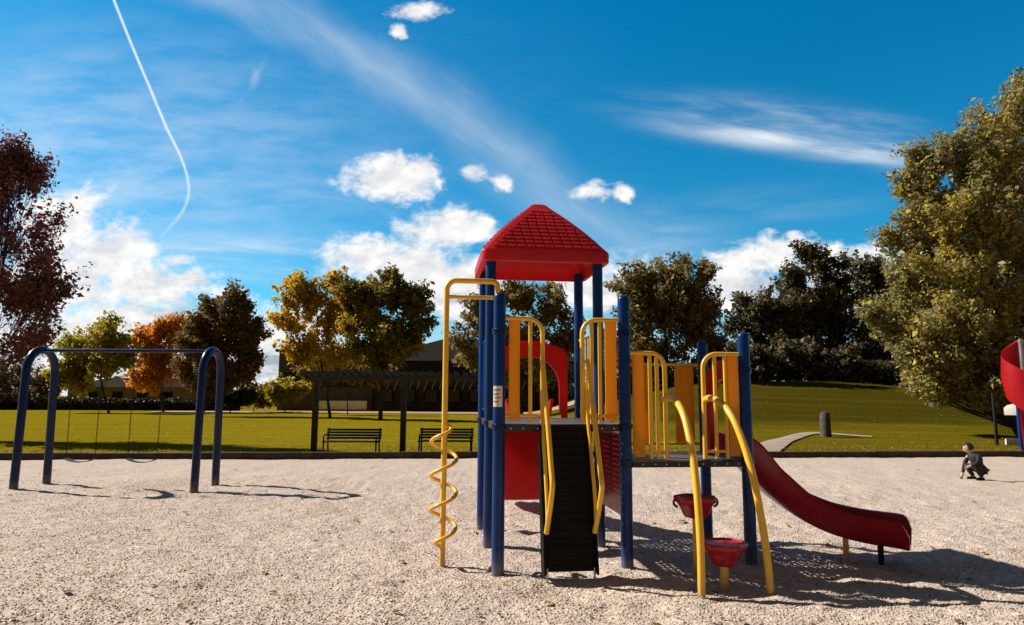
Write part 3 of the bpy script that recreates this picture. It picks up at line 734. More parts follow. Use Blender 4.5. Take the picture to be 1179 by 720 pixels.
# ------------------------------------------------------------------ buildings far behind
def hip(b, x0, x1, y0, y1, z0, z1, inset):
    v = [(x0, y0, z0), (x1, y0, z0), (x1, y1, z0), (x0, y1, z0), (x0 + inset, (y0 + y1) / 2, z1), (x1 - inset, (y0 + y1) / 2, z1)]
    b.add(v, [(0, 1, 5, 4), (1, 2, 5), (2, 3, 4, 5), (3, 0, 4), (3, 2, 1, 0)])
def build_buildings():
    Y = 76.0
    x0 = at(322, 400, Y).x; xm = at(430, 400, Y).x; x1 = at(668, 400, Y).x
    zt = at(330, 405, Y).z; ze = at(500, 416, Y).z; za = at(500, 391, Y + 7).z
    r = empty('school_building', ((x0 + x1) / 2, Y, 0), 0, 'long dark brick building with flat wing and hipped roof behind the field', 'building'); c = (x0 + x1) / 2
    MB().box(((x0 + xm) / 2 - c, 6, zt / 2 - .5), (xm - x0, 12, zt + 1)).box(((xm + x1) / 2 - c, 7.0, ze / 2 - .5), (x1 - xm - .02, 13, ze + .98)).build('wall', M['wall_dark'], r, smooth=False)
    b = MB(); hip(b, xm - 1 - c, x1 + 1 - c, -.8, 14.5, ze, za, 8.0); b.build('roof', M['roof_dark'], r, smooth=False)
    MB().box(((x0 + xm) / 2 - c - .3, 6, zt + .12), (xm - x0 + .1, 12.6, .3)).build('flat_roof', M['roof_dark'], r, smooth=False)
    zp = at(500, 433, Y - 2).z
    MB().box(((xm + x1) / 2 - c, -1.6, zp), (x1 - xm - 1, 2.8, .28)).build('porch_roof', M['roof_dark'], r, smooth=False)
    for i in range(26):  # row of grey slanted bars below the porch roof
        x = xm + 1.5 + i * (x1 - xm - 3) / 25
        MB().box((x - c, -2.75, zp - .95), (.13, .13, random.uniform(1.0, 1.7)), Matrix.Rotation(R_(20), 3, 'Y')).build('slanted_bar', M['slanted_bar'], r, smooth=False)
    for i in range(7):
        x = x0 + 1.2 + i * (xm - x0 - 2.4) / 6
        w = MB().box((x - c, -.05, 3.3), (1.1, .16, 1.5)).build('window', M['pale' if False else 'roof_dark'], r, smooth=False)
        MB().box((x - c, -.1, 3.3), (.92, .12, 1.3)).build('pane', M['glass'], w, smooth=False)
    for i in range(9):
        x = xm + 1.6 + i * (x1 - xm - 3.2) / 8
        w = MB().box((x - c, -.05, 1.7), (1.5, .16, 1.6)).build('window', M['roof_dark'], r, smooth=False)
        MB().box((x - c, -.1, 1.7), (1.3, .12, 1.4)).build('pane', M['glass'], w, smooth=False)
    MB().box((at(392, 466, Y - 3).x - c, -3, .6), (5.6, .25, .9)).build('low_parapet', M['pale'], r, smooth=False)
    # low tan hall on the left
    Y = 82.0; x0 = at(78, 450, Y).x; x1 = at(232, 450, Y).x; z1 = at(150, 446, Y).z; z2 = at(150, 437, Y + 4).z; c = (x0 + x1) / 2
    r = empty('low_hall', (c, Y, 0), 0, 'low tan hall with a shallow dark roof behind the swing frame', 'building')
    MB().box((0, 4, z1 / 2 - .5), (x1 - x0, 8, z1 + 1)).build('wall', M['wall_tan'], r, smooth=False)
    b = MB(); hip(b, -(x1 - x0) / 2 - .5, (x1 - x0) / 2 + .5, -.5, 8.5, z1, z2 + .2, 3.0); b.build('roof', M['roof_dark'], r, smooth=False)
    MB().box((4.0, -.03, .9), (1.2, .12, 2.1)).build('door', M['roof_dark'], r, smooth=False)
    for x in (-5, -2, 1): MB().box((x, -.03, 1.5), (1.2, .12, .9)).build('window', M['glass'], r, smooth=False)
build_buildings()

# ------------------------------------------------------------------ fence and the second playground at the right edge
def build_right_edge():
    Y = 23.5; X0 = at(1147, 500, Y).x; p = (X0, Y); k = Y / FPX
    r = empty('wire_fence', (X0, Y, float(hill(X0, Y))), R_(-4), 'dark wire mesh fence with a pale kerb at the right edge', 'fence')
    z0 = 0
    for x in (0, .75, 1.95, 3.15): MB().tube([(x, 0, -.4), (x, 0, 1.55 if x else 1.75)], .055, 10).build('post', M['bench'], r)
    b = MB()
    for z in (.25, 1.2): b.tube([(0, 0, z), (3.15, 0, z)], .022, 8)
    for i in range(64): b.tube([(i * .05, -.012, .25), (i * .05, -.012, 1.2)], .006, 4, False)
    for i in range(20): b.tube([(0, .008, .26 + i * .049), (3.15, .008, .26 + i * .049)], .006, 4, False)
    b.build('mesh_panel', M['bench'], r)
    MB().box((1.75, .0, .09), (2.9, .12, .2), None, .01).build('kerb', M['pale'], r)
    q = empty('notice_board', (X0 + .12, Y - .30, r.location.z), R_(-48), 'small white peaked notice board fixed on the wire fence', 'sign')
    MB().prism([(0, 1.0), (.84, 1.0), (.84, 1.24), (.42, 1.42), (.1, 1.33), (0, 1.24)], ((0, 0, 0), (1, 0, 0), (0, 0, 1), (0, -1, 0)), .04, .006).build('board', M['pale'], q)
    MB().tube([(.36, .04, -.3), (.36, .04, 1.1)], .03, 8).build('post', M['bench'], q)
    # spiral slide of another play unit, cut by the picture's edge
    Y = 18.0; xp = at(1179, 430, Y).x - .02
    r = empty('spiral_slide', (xp, Y, 0), 0, 'big red spiral slide around a grey pole at the right edge', 'slide')
    MB().lathe([(.05, -.3), (.05, 3.02), (.06, 3.03), (.06, 3.1), (.03, 3.13)], (0, 0, 0), 16).build('pole', M['steel'], r)
    n = 60; vs = []; fs = []
    pf = [(.06, .05), (.07, 0), (.27, -.02), (.38, .05), (.46, .5), (.42, 1.05), (.45, 1.08), (.49, .5), (.42, 0), (.32, -.06), (.07, -.05)]; kk = len(pf)
    for i in range(n):
        t = i / (n - 1); a = R_(50 + 380 * t); z = 2.10 - 1.85 * t
        for rr_, h in pf: vs.append((rr_ * math.cos(a), rr_ * math.sin(a), z + h))
    for i in range(n - 1):
        for j in range(kk): fs.append((i * kk + j, i * kk + (j + 1) % kk, (i + 1) * kk + (j + 1) % kk, (i + 1) * kk + j))
    fs += [tuple(range(kk)), tuple((n - 1) * kk + j for j in range(kk))]
    MB().add(vs, fs).build('chute', M['red_sheet'], r, ang=50)
    for x, y in ((.75, .2), (1.85, .2), (.75, 1.3), (1.85, 1.3)): MB().lathe([(.055, -.3), (.055, 3.0), (.03, 3.04)], (x, y, 0), 14).build('post', M['blue'], r)
    MB().box((1.3, .75, 2.3), (1.1, 1.1, .06)).build('deck', M['deck'], r)
    MB().box((1.3, .2, 2.8), (.95, .03, .9), None, .01).build('side_plate', M['yellow_sheet'], r)
build_right_edge()

# ------------------------------------------------------------------ crouching person
def skin_mesh(name, verts, edges, rad, mat, parent=None, sub=2):
    me = bpy.data.meshes.new(name); me.from_pydata(verts, edges, []); o = bpy.data.objects.new(name, me); COL.objects.link(o)
    m = o.modifiers.new('s', 'SKIN'); m.use_smooth_shade = True
    for i, d in enumerate(me.skin_vertices[0].data):
        r = rad[i]; d.radius = (r, r) if not isinstance(r, tuple) else r; d.use_root = (i == 0)
    s = o.modifiers.new('u', 'SUBSURF'); s.levels = sub; s.render_levels = sub
    dg = bpy.context.evaluated_depsgraph_get(); nm = bpy.data.meshes.new_from_object(o.evaluated_get(dg)); nm.name = name
    o.modifiers.clear(); o.data = nm; bpy.data.meshes.remove(me); nm.materials.clear(); nm.materials.append(mat)
    nm.polygons.foreach_set('use_smooth', [True] * len(nm.polygons))
    if parent: o.parent = parent
    return o
def build_person():
    p = gnd(1131, 555.5)
    r = empty('person', (p[0], p[1] + .1, 0.02), R_(-80), 'person in a black jacket crouching on the gravel, one hand reaching to the ground', 'person')
    # faces the camera-left, squatting: feet, knees high, torso bent forward
    r.scale = (.84, .84, .84)
    V, Ed, Ra = [], [], []
    def a(pt, rad, par=None):
        V.append(pt); Ra.append(rad)
        if par is not None: Ed.append((par, len(V) - 1))
        return len(V) - 1
    pel = a((.06, .06, .24), .105); sp = a((.02, .0, .37), .11, pel); ch = a((-.03, -.05, .49), .115, sp); nk = a((-.06, -.08, .585), .045, ch); hd0 = a((-.075, -.10, .62), .05, nk)
    arms = {}
    for s in (-1, 1):
        sh = a((-.03 + s * .135, -.05 + .01 * s, .52), .05, ch)
        if s < 0: el = a((-.235, -.10, .34), .036, sh); wr = a((-.245, -.16, .13), .026, el); pm = a((-.25, -.18, .065), .03, wr); down = Vector((-.1, -.25, -1)).normalized()
        else: el = a((.165, -.15, .40), .036, sh); wr = a((.10, -.27, .33), .026, el); pm = a((.065, -.31, .31), .03, wr); down = Vector((-.6, -.6, -.35)).normalized()
        side = Vector((0.1, 1, 0)) if s < 0 else Vector((.3, -.2, 1)); side.normalize()
        base = Vector(V[pm])
        for k, (off, L) in enumerate(((-.024, .045), (-.008, .055), (.008, .052), (.022, .04))):
            f1 = a(tuple(base + side * off + down * .03), .008, pm); f2 = a(tuple(base + side * off * 1.15 + down * (.03 + L * .5)), .0075, f1); a(tuple(base + side * off * 1.2 + down * (.03 + L * .85) + Vector((.012, 0, 0))), .006, f2)
        t1 = a(tuple(base - side * .03 + down * .0), .009, pm); a(tuple(base - side * .045 + down * .03), .007, t1)
        arms[s] = (sh, el, wr)
    legs = {}
    for s in (-1, 1):
        hp = a((.06 + s * .075, .05, .235), .085, pel); kn = a((-.02 + s * .13, -.17, .335), .055, hp); an = a((.03 + s * .11, -.03, .075), .034, kn); to = a((.0 + s * .125, -.16, .035), .03, an)
        legs[s] = (hp, kn, an, to)
    skin_mesh('body', list(V), list(Ed), [q * (.72 if i in (pel, sp, ch) or q > .08 else 1) for i, q in enumerate(Ra)], M['skin'], r)
    sub = lambda ids, k: ([V[i] for i in ids], [Ra[i] * k if not isinstance(Ra[i], tuple) else Ra[i] for i in ids])
    tail = a((.075, .085, .195), .05); ids = [pel, sp, ch, nk, arms[-1][0], arms[-1][1], arms[-1][2], arms[1][0], arms[1][1], arms[1][2], tail]
    vs, ra = sub(ids, 1.22); ra[3] = .07; ra[0] = .10; ra[1] = .115; ra[-1] = .02; vs[0] = (.05, .04, .26); vs[-1] = (.06, .075, .215)
    skin_mesh('jacket', vs, [(0, 1), (1, 2), (2, 3), (2, 4), (4, 5), (5, 6), (2, 7), (7, 8), (8, 9), (0, 10)], ra, M['jacket'], r)
    ids = [pel] + list(legs[-1][:3]) + list(legs[1][:3]) + [tail]; vs, ra = sub(ids, 1.25); ra[0] = .08; ra[-1] = .02; vs[-1] = (.065, .075, .20)
    skin_mesh('trousers', vs, [(0, 1), (1, 2), (2, 3), (0, 4), (4, 5), (5, 6), (0, 7)], ra, M['trousers'], r)
    for s in (-1, 1):
        h, k, an, to = legs[s]; q = Vector(V[an]); t = Vector(V[to])
        skin_mesh('shoe', [tuple(q + Vector((0, .05, -.035))), tuple(q + Vector((0, 0, -.02))), tuple(t + Vector((0, -.02, .005)))], [(0, 1), (1, 2)], [.036, .045, .036], M['black'], r)
    # head
    hc = Vector((-.085, -.12, .70)); rot = Matrix.Rotation(R_(-28), 3, 'Z') @ Matrix.Rotation(R_(18), 3, 'X')
    bm = bmesh.new(); bmesh.ops.create_uvsphere(bm, u_segments=28, v_segments=20, radius=1)
    for v in bm.verts:
        x, y, z = v.co
        w = .076 * (1 - .22 * max(0, -z) ** 1.5); d = .095; hh = .112
        c = Vector((x * w, y * d * (1 - .08 * max(0, -z)), z * hh))
        if y < 0:
            nose = math.exp(-((x / .16) ** 2 + ((z + .12) / .22) ** 2)); c.y -= .022 * nose
            for ex in (-.36, .36): c.y += .010 * math.exp(-(((x - ex) / .2) ** 2 + ((z - .05) / .14) ** 2))
            c.y -= .006 * math.exp(-((x / .3) ** 2 + ((z + .45) / .1) ** 2)); c.y -= .010 * math.exp(-((x / .3) ** 2 + ((z + .8) / .2) ** 2))
        v.co = c
    bm.transform(Matrix.Translation(hc) @ rot.to_4x4()); mb = MB().addbm(bm)
    for s in (-1, 1):
        bm = bmesh.new(); bmesh.ops.create_uvsphere(bm, u_segments=10, v_segments=8, radius=1)
        for v in bm.verts: v.co = Vector((v.co.x * .010 + s * .077, v.co.y * .018 + .008, v.co.z * .03 - .005))
        bm.transform(Matrix.Translation(hc) @ rot.to_4x4()); mb.addbm(bm)
    head = mb.build('head', M['skin'], r, ang=180)
    for s in (-1, 1):
        c = hc + rot @ Vector((s * .027, -.083, .008)); bm = bmesh.new(); bmesh.ops.create_uvsphere(bm, u_segments=10, v_segments=8, radius=.0085); bm.transform(Matrix.Translation(c)); MB().addbm(bm).build('eye', M['eye'], head)
    MB().tube([hc + rot @ Vector((x, -.093 + abs(x) * .3, -.052)) for x in (-.022, 0, .022)], .005, 6).build('mouth', M['lip'], head)
    bm = bmesh.new(); bmesh.ops.create_uvsphere(bm, u_segments=28, v_segments=20, radius=1)
    kill = [v for v in bm.verts if (v.co.y < -.25 and v.co.z < .48 + .2 * abs(v.co.x)) or v.co.z < -.55]
    bmesh.ops.delete(bm, geom=kill, context='VERTS')
    for v in bm.verts:
        k = 1.0 + .05 * math.sin(9 * v.co.x + 5 * v.co.z) + random.uniform(-.03, .03)
        v.co = Vector((v.co.x * .086 * k, v.co.y * .106 * k + .004, v.co.z * .122 * k + .004))
    bm.transform(Matrix.Translation(hc) @ rot.to_4x4()); MB().addbm(bm).build('hair', M['hair'], r, ang=180)
build_person()

# ------------------------------------------------------------------ trees
def tree(name, label, base, lobes, mat, leaf, n_leaf, trunk_r, lean=0.0, clump=0.5, gaps=0.15, group='trees round the playing field', cat='tree', fork=.35, upsweep=0.3, flat=1.0, seed=0, hang=0.0, low=.6, spray=.9):
    """lobes: list of (centre Vector, rx, ry, rz, weight). Trunk and limbs reach every lobe, twigs reach every leaf clump."""
    g = np.random.default_rng(seed + 100); base = Vector(base)
    root = empty(name, base, 0, label, cat, group)
    sub = []
    for (c, rx, ry, rz, w) in lobes:
        sub.append((c, rx * .82, ry * .82, rz * .82, w))
        for _ in range(4):
            d = g.normal(size=3); d /= np.linalg.norm(d); k = g.uniform(.32, .55); q = g.uniform(.6, .92)
            sub.append((Vector((c.x + d[0] * rx * q, c.y + d[1] * ry * q, c.z + d[2] * rz * q)), rx * k, ry * k, rz * k, w))
    main = lobes; lobes = sub
    tb = MB()
    cz = sum(l[0].z * l[4] for l in lobes) / sum(l[4] for l in lobes); cx = sum(l[0].x * l[4] for l in lobes) / sum(l[4] for l in lobes); cy = sum(l[0].y * l[4] for l in lobes) / sum(l[4] for l in lobes)
    lo = min(l[0].z - l[3] for l in lobes)
    fz = max(lo * .6 + base.z * .4, base.z + .6); F = Vector((base.x + (cx - base.x) * .25, base.y + (cy - base.y) * .25, fz))
    topz = max(l[0].z for l in lobes)
    topz = cz + .45 * (topz - cz); T = Vector((cx, cy, topz))
    tr = crom([base - Vector((0, 0, .4)), base + Vector((.02, 0, .15)), F, F.lerp(T, .45) + Vector((g.normal() * .2, g.normal() * .2, 0)), T], 6)
    m = len(tr); rr = [trunk_r * (1.35 if i < 2 else 1) * (1 - .86 * (i / (m - 1)) ** .8) for i in range(m)]
    tb.tube([p - base for p in tr], rr, 10)
    P, AX, RAD = [], [], []
    for (c, rx, ry, rz, w) in lobes:
        big = rx * ry * rz > .25 * max(q[1] * q[2] * q[3] for q in main)
        k = int(m * min(.85, max(fork, (c.z - rz * .8 - base.z) / max(.1, topz - base.z)))) ; k = min(max(k, 3), m - 2); s = tr[k]
        mid = s.lerp(c, .5) + Vector((0, 0, -.1 * (c - s).length * upsweep)); limb = crom([s, mid, c], 5)
        lr = [max(.01, rr[k] * (.42 if big else .2) * (1 - .8 * i / (len(limb) - 1))) for i in range(len(limb))]
        tb.tube([p - base for p in limb], lr, 7)
        nc = max(8, int(4.6 * w * (rx * ry * rz) ** (2 / 3) / (clump ** 2)))
        for _ in range(nc):
            d = g.normal(size=3); d /= np.linalg.norm(d); q = g.random() ** .42
            if g.random() < gaps: continue
            wob = 1 + .22 * math.sin(5 * d[0] + 3 * d[2] + seed) + .16 * g.normal()
            p = Vector((c.x + d[0] * rx * q * wob, c.y + d[1] * ry * q * wob, c.z + d[2] * rz * q * wob))
            if p.z < float(hill(p.x, p.y)) + low: continue
            P.append(p); RAD.append(clump * g.uniform(.4, 1.3)); ax = (p - s).normalized() * .8 + Vector((0, 0, .5 * upsweep + .1)) + Vector(g.normal(size=3)) * .35; AX.append(ax.normalized()[:])
            j = int(g.uniform(.3, 1) * (len(limb) - 1)); st = limb[j]
            if g.random() < .75:
                md = st.lerp(p, .55) + Vector((g.normal() * .12, g.normal() * .12, -.06 * (p - st).length))
                r0 = min(lr[j] * .6, .035 + .01 * trunk_r)
                tb.tube([st - base, md - base, p - base], [r0, r0 * .6, .006], 4, False)
    tb.build('trunk', M['bark'], root)
    n = len(P); PC = np.array([p[:] for p in P]) - np.array(base[:]); RAD = np.array(RAD)
    wts = RAD ** 2; wts /= wts.sum(); n_leaf = int(n_leaf * 1.9); idx = g.choice(n, n_leaf, p=wts)
    off = g.normal(size=(n_leaf, 3)); off /= np.linalg.norm(off, axis=1)[:, None]; off *= (g.random(n_leaf) ** .5)[:, None] * RAD[idx][:, None]
    off[:, 2] *= .85 * flat; ax = np.array(AX)[idx]; off = off * .78 + ax * (off * ax).sum(1)[:, None] * spray
    cen = PC[idx] + off; cen[:, 2] -= hang * np.hypot(off[:, 0], off[:, 1])
    nr = g.normal(size=(n_leaf, 3)) + np.array([0, 0, .55]) + off / RAD[idx][:, None] * .5; nr /= np.linalg.norm(nr, axis=1)[:, None]
    t = np.cross(nr, g.normal(size=(n_leaf, 3))); t /= np.linalg.norm(t, axis=1)[:, None]; b = np.cross(nr, t)
    L = leaf * np.clip(g.lognormal(-.12, .34, n_leaf), .4, 2.0); W = L * g.uniform(.42, .7, n_leaf); fold = nr * (L * .12)[:, None]
    v = np.stack([cen - t * (L / 2)[:, None], cen + b * (W / 2)[:, None] + fold - t * (L * .06)[:, None], cen + t * (L / 2)[:, None], cen - b * (W / 2)[:, None] + fold - t * (L * .06)[:, None]], 1).reshape(-1, 3)
    f = np.arange(n_leaf * 4).reshape(-1, 4)
    npmesh('crown', v, f, mat, root)
    return root
def lob(px, py, rx, ry, Y, w=1.0, dy=0.0, deep=.85):
    k = Y / FPX; c = at(px, py, Y + dy); return (c, rx * k, deep * (rx + ry) / 2 * k, ry * k, w)

L = {}
L['maroon'] = leafmat('maroon_leaves', [(0.17, 0.075, 0.085), (0.25, 0.110, 0.118), (0.40, 0.10, 0.10)], .3, .42)
L['ygreen'] = leafmat('yellow_green_leaves', [(0.42, 0.36, 0.030), (0.24, 0.25, 0.030), (0.55, 0.36, 0.022)], .4, .5)
L['orange'] = leafmat('orange_leaves', [(0.72, 0.33, 0.020), (0.55, 0.31, 0.022), (0.74, 0.24, 0.016)], .4, .55)
L['brown'] = leafmat('brown_green_leaves', [(0.15, 0.120, 0.044), (0.095, 0.082, 0.034), (0.32, 0.15, 0.034)], .4, .4)
L['gold'] = leafmat('gold_leaves', [(0.76, 0.47, 0.028), (0.62, 0.40, 0.028), (0.36, 0.30, 0.030)], .35, .56)
L['goldgreen'] = leafmat('green_gold_leaves', [(0.25, 0.22, 0.040), (0.14, 0.13, 0.030), (0.66, 0.40, 0.03)], .22, .5, jit=.15)
L['olive'] = leafmat('olive_leaves', [(0.26, 0.205, 0.082), (0.165, 0.135, 0.054), (0.42, 0.31, 0.12)], .35, .45)
L['dark'] = leafmat('dark_green_leaves', [(0.105, 0.092, 0.042), (0.070, 0.062, 0.030), (0.22, 0.175, 0.075)], .35, .4)
L['lime'] = leafmat('lime_gold_leaves', [(0.31, 0.275, 0.115), (0.22, 0.195, 0.095), (0.50, 0.38, 0.06)], .18, .42, thr=(.4, .7), jit=.5)
L['hedge'] = leafmat('hedge_leaves', [(0.03, 0.032, 0.014), (0.02, 0.021, 0.011), (0.06, 0.05, 0.02)], .5, .25)
L['rust'] = leafmat('rusty_shrub_leaves', [(0.24, 0.18, 0.04), (0.15, 0.12, 0.03), (0.42, 0.20, 0.035)], .5, .45)

def B(px, Y):
    x = at(px, 470, Y).x; return (x, Y, float(hill(x, Y)) - .05)
def trees():
    Y = 23
    tree('maple_tree', 'maroon leaved tree with feathery upright branches at the left edge', B(-22, Y),
         [lob(5, 205, 32, 40, Y, 1.4), lob(28, 205, 26, 24, Y, 1.1), lob(14, 185, 22, 22, Y, 1.1), lob(-25, 250, 60, 55, Y, 1), lob(25, 265, 40, 42, Y, 1.2), lob(45, 315, 36, 36, Y, 1.1, -.6), lob(-10, 330, 62, 52, Y, 1, .5), lob(52, 352, 34, 22, Y, 1, .4), lob(62, 330, 20, 16, Y, .9), lob(-70, 330, 55, 70, Y, .8), lob(20, 390, 50, 26, Y, .9, -.4), lob(-60, 400, 50, 30, Y, .7)],
         L['maroon'], .15, 14000, .17, clump=.40, gaps=.40, seed=1, upsweep=1.3, spray=1.6)
    Y = 60
    tree('ash_tree', 'yellow green tree with a thin dark trunk, left behind the swings', B(125, Y),
         [lob(115, 385, 26, 22, Y), lob(92, 405, 20, 26, Y), lob(138, 400, 18, 24, Y), lob(112, 425, 34, 24, Y, .8), lob(82, 432, 18, 18, Y, .7)], L['ygreen'], .36, 6500, .16, clump=.8, gaps=.2, seed=2)
    tree('cherry_tree', 'bright orange tree touching the dark brown tree behind the swings', B(188, 64),
         [lob(176, 388, 22, 18, 64, 1.2), lob(198, 382, 18, 16, 64), lob(165, 412, 22, 18, 64), lob(200, 415, 24, 24, 64), lob(180, 438, 24, 14, 64, .6)], L['orange'], .36, 5500, .17, clump=.8, gaps=.2, seed=3)
    Y = 52
    tree('linden_tree', 'dark brown tree with a pointed top behind the right swing arch', B(232, Y),
         [lob(268, 348, 20, 24, Y, 1.2), lob(245, 372, 40, 28, Y, 1.2), lob(278, 380, 26, 28, Y), lob(222, 380, 22, 18, Y), lob(255, 408, 44, 26, Y, 1.1), lob(215, 412, 22, 26, Y, .8), lob(280, 425, 20, 18, Y, .7), lob(240, 436, 34, 14, Y, .7)], L['brown'], .32, 13000, .24, clump=.65, gaps=.1, seed=4)
    Y = 48
    tree('birch_tree', 'golden yellow airy tree left of its green neighbour', B(380, Y),
         [lob(340, 338, 24, 22, Y, 1.1), lob(335, 372, 20, 18, Y, .9), lob(366, 345, 18, 30, Y, .8), lob(382, 372, 22, 30, Y, .8), lob(360, 402, 28, 18, Y, .9), lob(388, 335, 16, 18, Y, .8), lob(385, 412, 26, 18, Y, .8)], L['gold'], .28, 7500, .16, clump=.58, gaps=.42, seed=5)
    Y = 46
    tree('elm_tree', 'green tree with golden edges above the long building', B(438, Y),
         [lob(432, 342, 32, 28, Y, 1.1), lob(462, 340, 24, 24, Y), lob(475, 368, 22, 24, Y), lob(430, 378, 36, 30, Y, 1.1), lob(455, 392, 32, 22, Y), lob(425, 412, 32, 16, Y, .8), lob(410, 345, 14, 20, Y, .8)], L['goldgreen'], .3, 11000, .22, clump=.62, gaps=.14, seed=6)
    Y = 56
    tree('poplar_tree', 'airy olive tree showing behind the climbing tower', B(600, Y),
         [lob(548, 355, 26, 26, Y), lob(595, 348, 36, 24, Y), lob(635, 352, 26, 26, Y), lob(560, 388, 40, 26, Y, .9), lob(615, 388, 44, 28, Y, .9), lob(535, 395, 18, 28, Y, .7), lob(660, 385, 26, 32, Y, .9), lob(600, 420, 60, 20, Y, .8)], L['olive'], .34, 10000, .24, clump=.75, gaps=.25, seed=7)
    Y = 46
    tree('oak_tree', 'broad olive brown tree between the tower roof and the dark grove', B(770, Y),
         [lob(765, 322, 38, 28, Y, 1.2), lob(725, 335, 32, 30, Y), lob(805, 335, 28, 30, Y), lob(770, 362, 54, 34, Y, 1.2), lob(722, 378, 36, 34, Y), lob(815, 378, 30, 34, Y), lob(750, 412, 58, 30, Y, 1), lob(812, 415, 36, 26, Y, .9), lob(705, 415, 24, 30, Y, .8)], L['olive'], .28, 19000, .3, clump=.6, gaps=.1, seed=8)
    Y = 56
    tree('sycamore_tree', 'dark tree with a lower rounded top at the left of the grove', B(880, Y),
         [lob(880, 352, 30, 26, Y), lob(862, 375, 28, 28, Y), lob(902, 378, 34, 30, Y), lob(872, 410, 36, 28, Y), lob(915, 412, 34, 26, Y), lob(850, 418, 24, 24, Y, .8)], L['dark'], .32, 12000, .28, clump=.65, gaps=.08, seed=9)
    tree('walnut_tree', 'tallest dark tree of the grove on the grassy mound', B(945, 58),
         [lob(938, 305, 26, 22, 58, 1.1), lob(915, 330, 28, 24, 58), lob(962, 322, 26, 24, 58), lob(940, 350, 46, 32, 58, 1.2), lob(930, 388, 50, 30, 58), lob(975, 372, 34, 34, 58), lob(965, 412, 44, 28, 58)], L['dark'], .32, 15000, .3, clump=.65, gaps=.08, seed=10)
    tree('beech_tree', 'dark tree half hidden by the big lime gold tree', B(1005, 60),
         [lob(995, 315, 26, 24, 60), lob(1020, 325, 30, 30, 60), lob(1005, 352, 40, 32, 60), lob(1010, 390, 44, 34, 60), lob(1000, 418, 40, 22, 60), lob(1050, 400, 34, 40, 60)], L['dark'], .32, 11000, .28, clump=.65, gaps=.1, seed=11)
    Y = 29
    tree('maple_tree', 'huge lime gold tree filling the right side', B(1178, Y),
         [lob(1165, 128, 34, 36, Y, 1.1), lob(1120, 165, 40, 30, Y, 1.1, -.5), lob(1075, 182, 26, 20, Y, 1, -.6), lob(1200, 190, 50, 50, Y, 1), lob(1150, 205, 50, 34, Y, 1, -.8), lob(1062, 228, 30, 24, Y, 1, -.3), lob(1110, 245, 44, 30, Y, 1.1, -1.2), lob(1050, 272, 32, 22, Y, 1, .4), lob(1165, 270, 52, 40, Y, 1, -1.0),
          lob(1090, 300, 48, 30, Y, 1.1, -.8), lob(1055, 335, 40, 28, Y, 1, .6), lob(1130, 330, 48, 34, Y, 1, -1.4), lob(1034, 372, 38, 28, Y, 1, .3), lob(1085, 375, 46, 32, Y, 1, -1), lob(1145, 385, 46, 34, Y, 1, -1.2), lob(1200, 330, 50, 60, Y, .8), lob(1100, 420, 40, 24, Y, 1, -.6), lob(1046, 412, 38, 24, Y, .9), lob(1090, 446, 36, 16, Y, .9), lob(1150, 430, 36, 20, Y, .9, -.5), lob(1195, 410, 40, 40, Y, .7), lob(1110, 448, 44, 16, Y, .8, -.3), lob(1115, 235, 62, 62, Y, .8, 1.6), lob(1100, 330, 62, 70, Y, .9, 1.6), lob(1150, 300, 60, 90, Y, .8, 2.0), lob(1150, 445, 44, 26, Y, 1, -.8), lob(1190, 450, 40, 26, Y, 1, -.6), lob(1160, 455, 44, 16, Y, .8, .2), lob(1260, 260, 60, 90, Y, .6)],
         L['lime'], .19, 74000, .34, clump=.52, gaps=.04, seed=12, fork=.25)
    # far background trees and shrubs
    far = [('shrub', 'dark shrub mass under the maroon tree', 30, 74, [(20, 440, 40, 26), (60, 448, 30, 18), (-20, 440, 30, 30)], L['brown'], 5000),
           ('shrub', 'rusty shrub left of the dark brick building', 292, 66, [(285, 452, 20, 14), (305, 456, 18, 10)], L['rust'], 2200),
           ('shrub', 'green gold shrub against the building corner', 328, 64, [(322, 448, 16, 12), (340, 452, 14, 12)], L['ygreen'], 1800),
           ('shrub', 'dark rounded shrub before the rusty one', 265, 62, [(262, 456, 22, 10), (280, 460, 14, 8)], L['hedge'], 1800),
           ('shrub', 'long dark thicket under the grove on the mound', 900, 52, [(855, 420, 34, 26), (885, 428, 24, 16), (905, 418, 34, 28), (935, 430, 24, 16), (955, 420, 34, 26), (985, 432, 34, 22), (1020, 432, 30, 24)], L['dark'], 12000),
           ('shrub', 'dark thicket behind the huge lime gold tree', 1110, 50, [(1050, 440, 40, 20), (1090, 444, 40, 20), (1130, 445, 44, 24), (1170, 445, 44, 26), (1210, 440, 44, 30)], L['hedge'], 9000),
           ('shrub', 'dark thicket below the broad olive tree', 770, 50, [(700, 440, 34, 18), (745, 442, 34, 18), (790, 440, 34, 18), (830, 440, 30, 18)], L['hedge'], 8000),
           ('shrub', 'low gold shrub row under the elm', 400, 58, [(370, 430, 24, 12), (405, 428, 26, 12), (440, 430, 22, 10)], L['rust'], 3000)]
    for i, (nm, lb, px, Y, lo, mt, n) in enumerate(far):
        tree(nm, lb, B(px, Y), [lob(a, b, c, d, Y) for a, b, c, d in lo], mt, .34, n, .07, clump=.55, gaps=.05, seed=40 + i, group='shrubs beyond the field', cat='shrub', low=.05)
    # clipped hedge along the far edge of the field
    Y = 72; xa = at(-60, 465, Y).x; xb = at(275, 465, Y).x; n = 14000
    r = empty('hedge', ((xa + xb) / 2, Y, 0), 0, 'long low dark hedge along the far left edge of the field', 'hedge')
    g = np.random.default_rng(77); c = np.stack([g.uniform(xa, xb, n) - (xa + xb) / 2, g.uniform(-.7, .7, n), g.random(n) ** .7 * (.95 + .35 * np.sin(g.random(n) * 6))], -1)
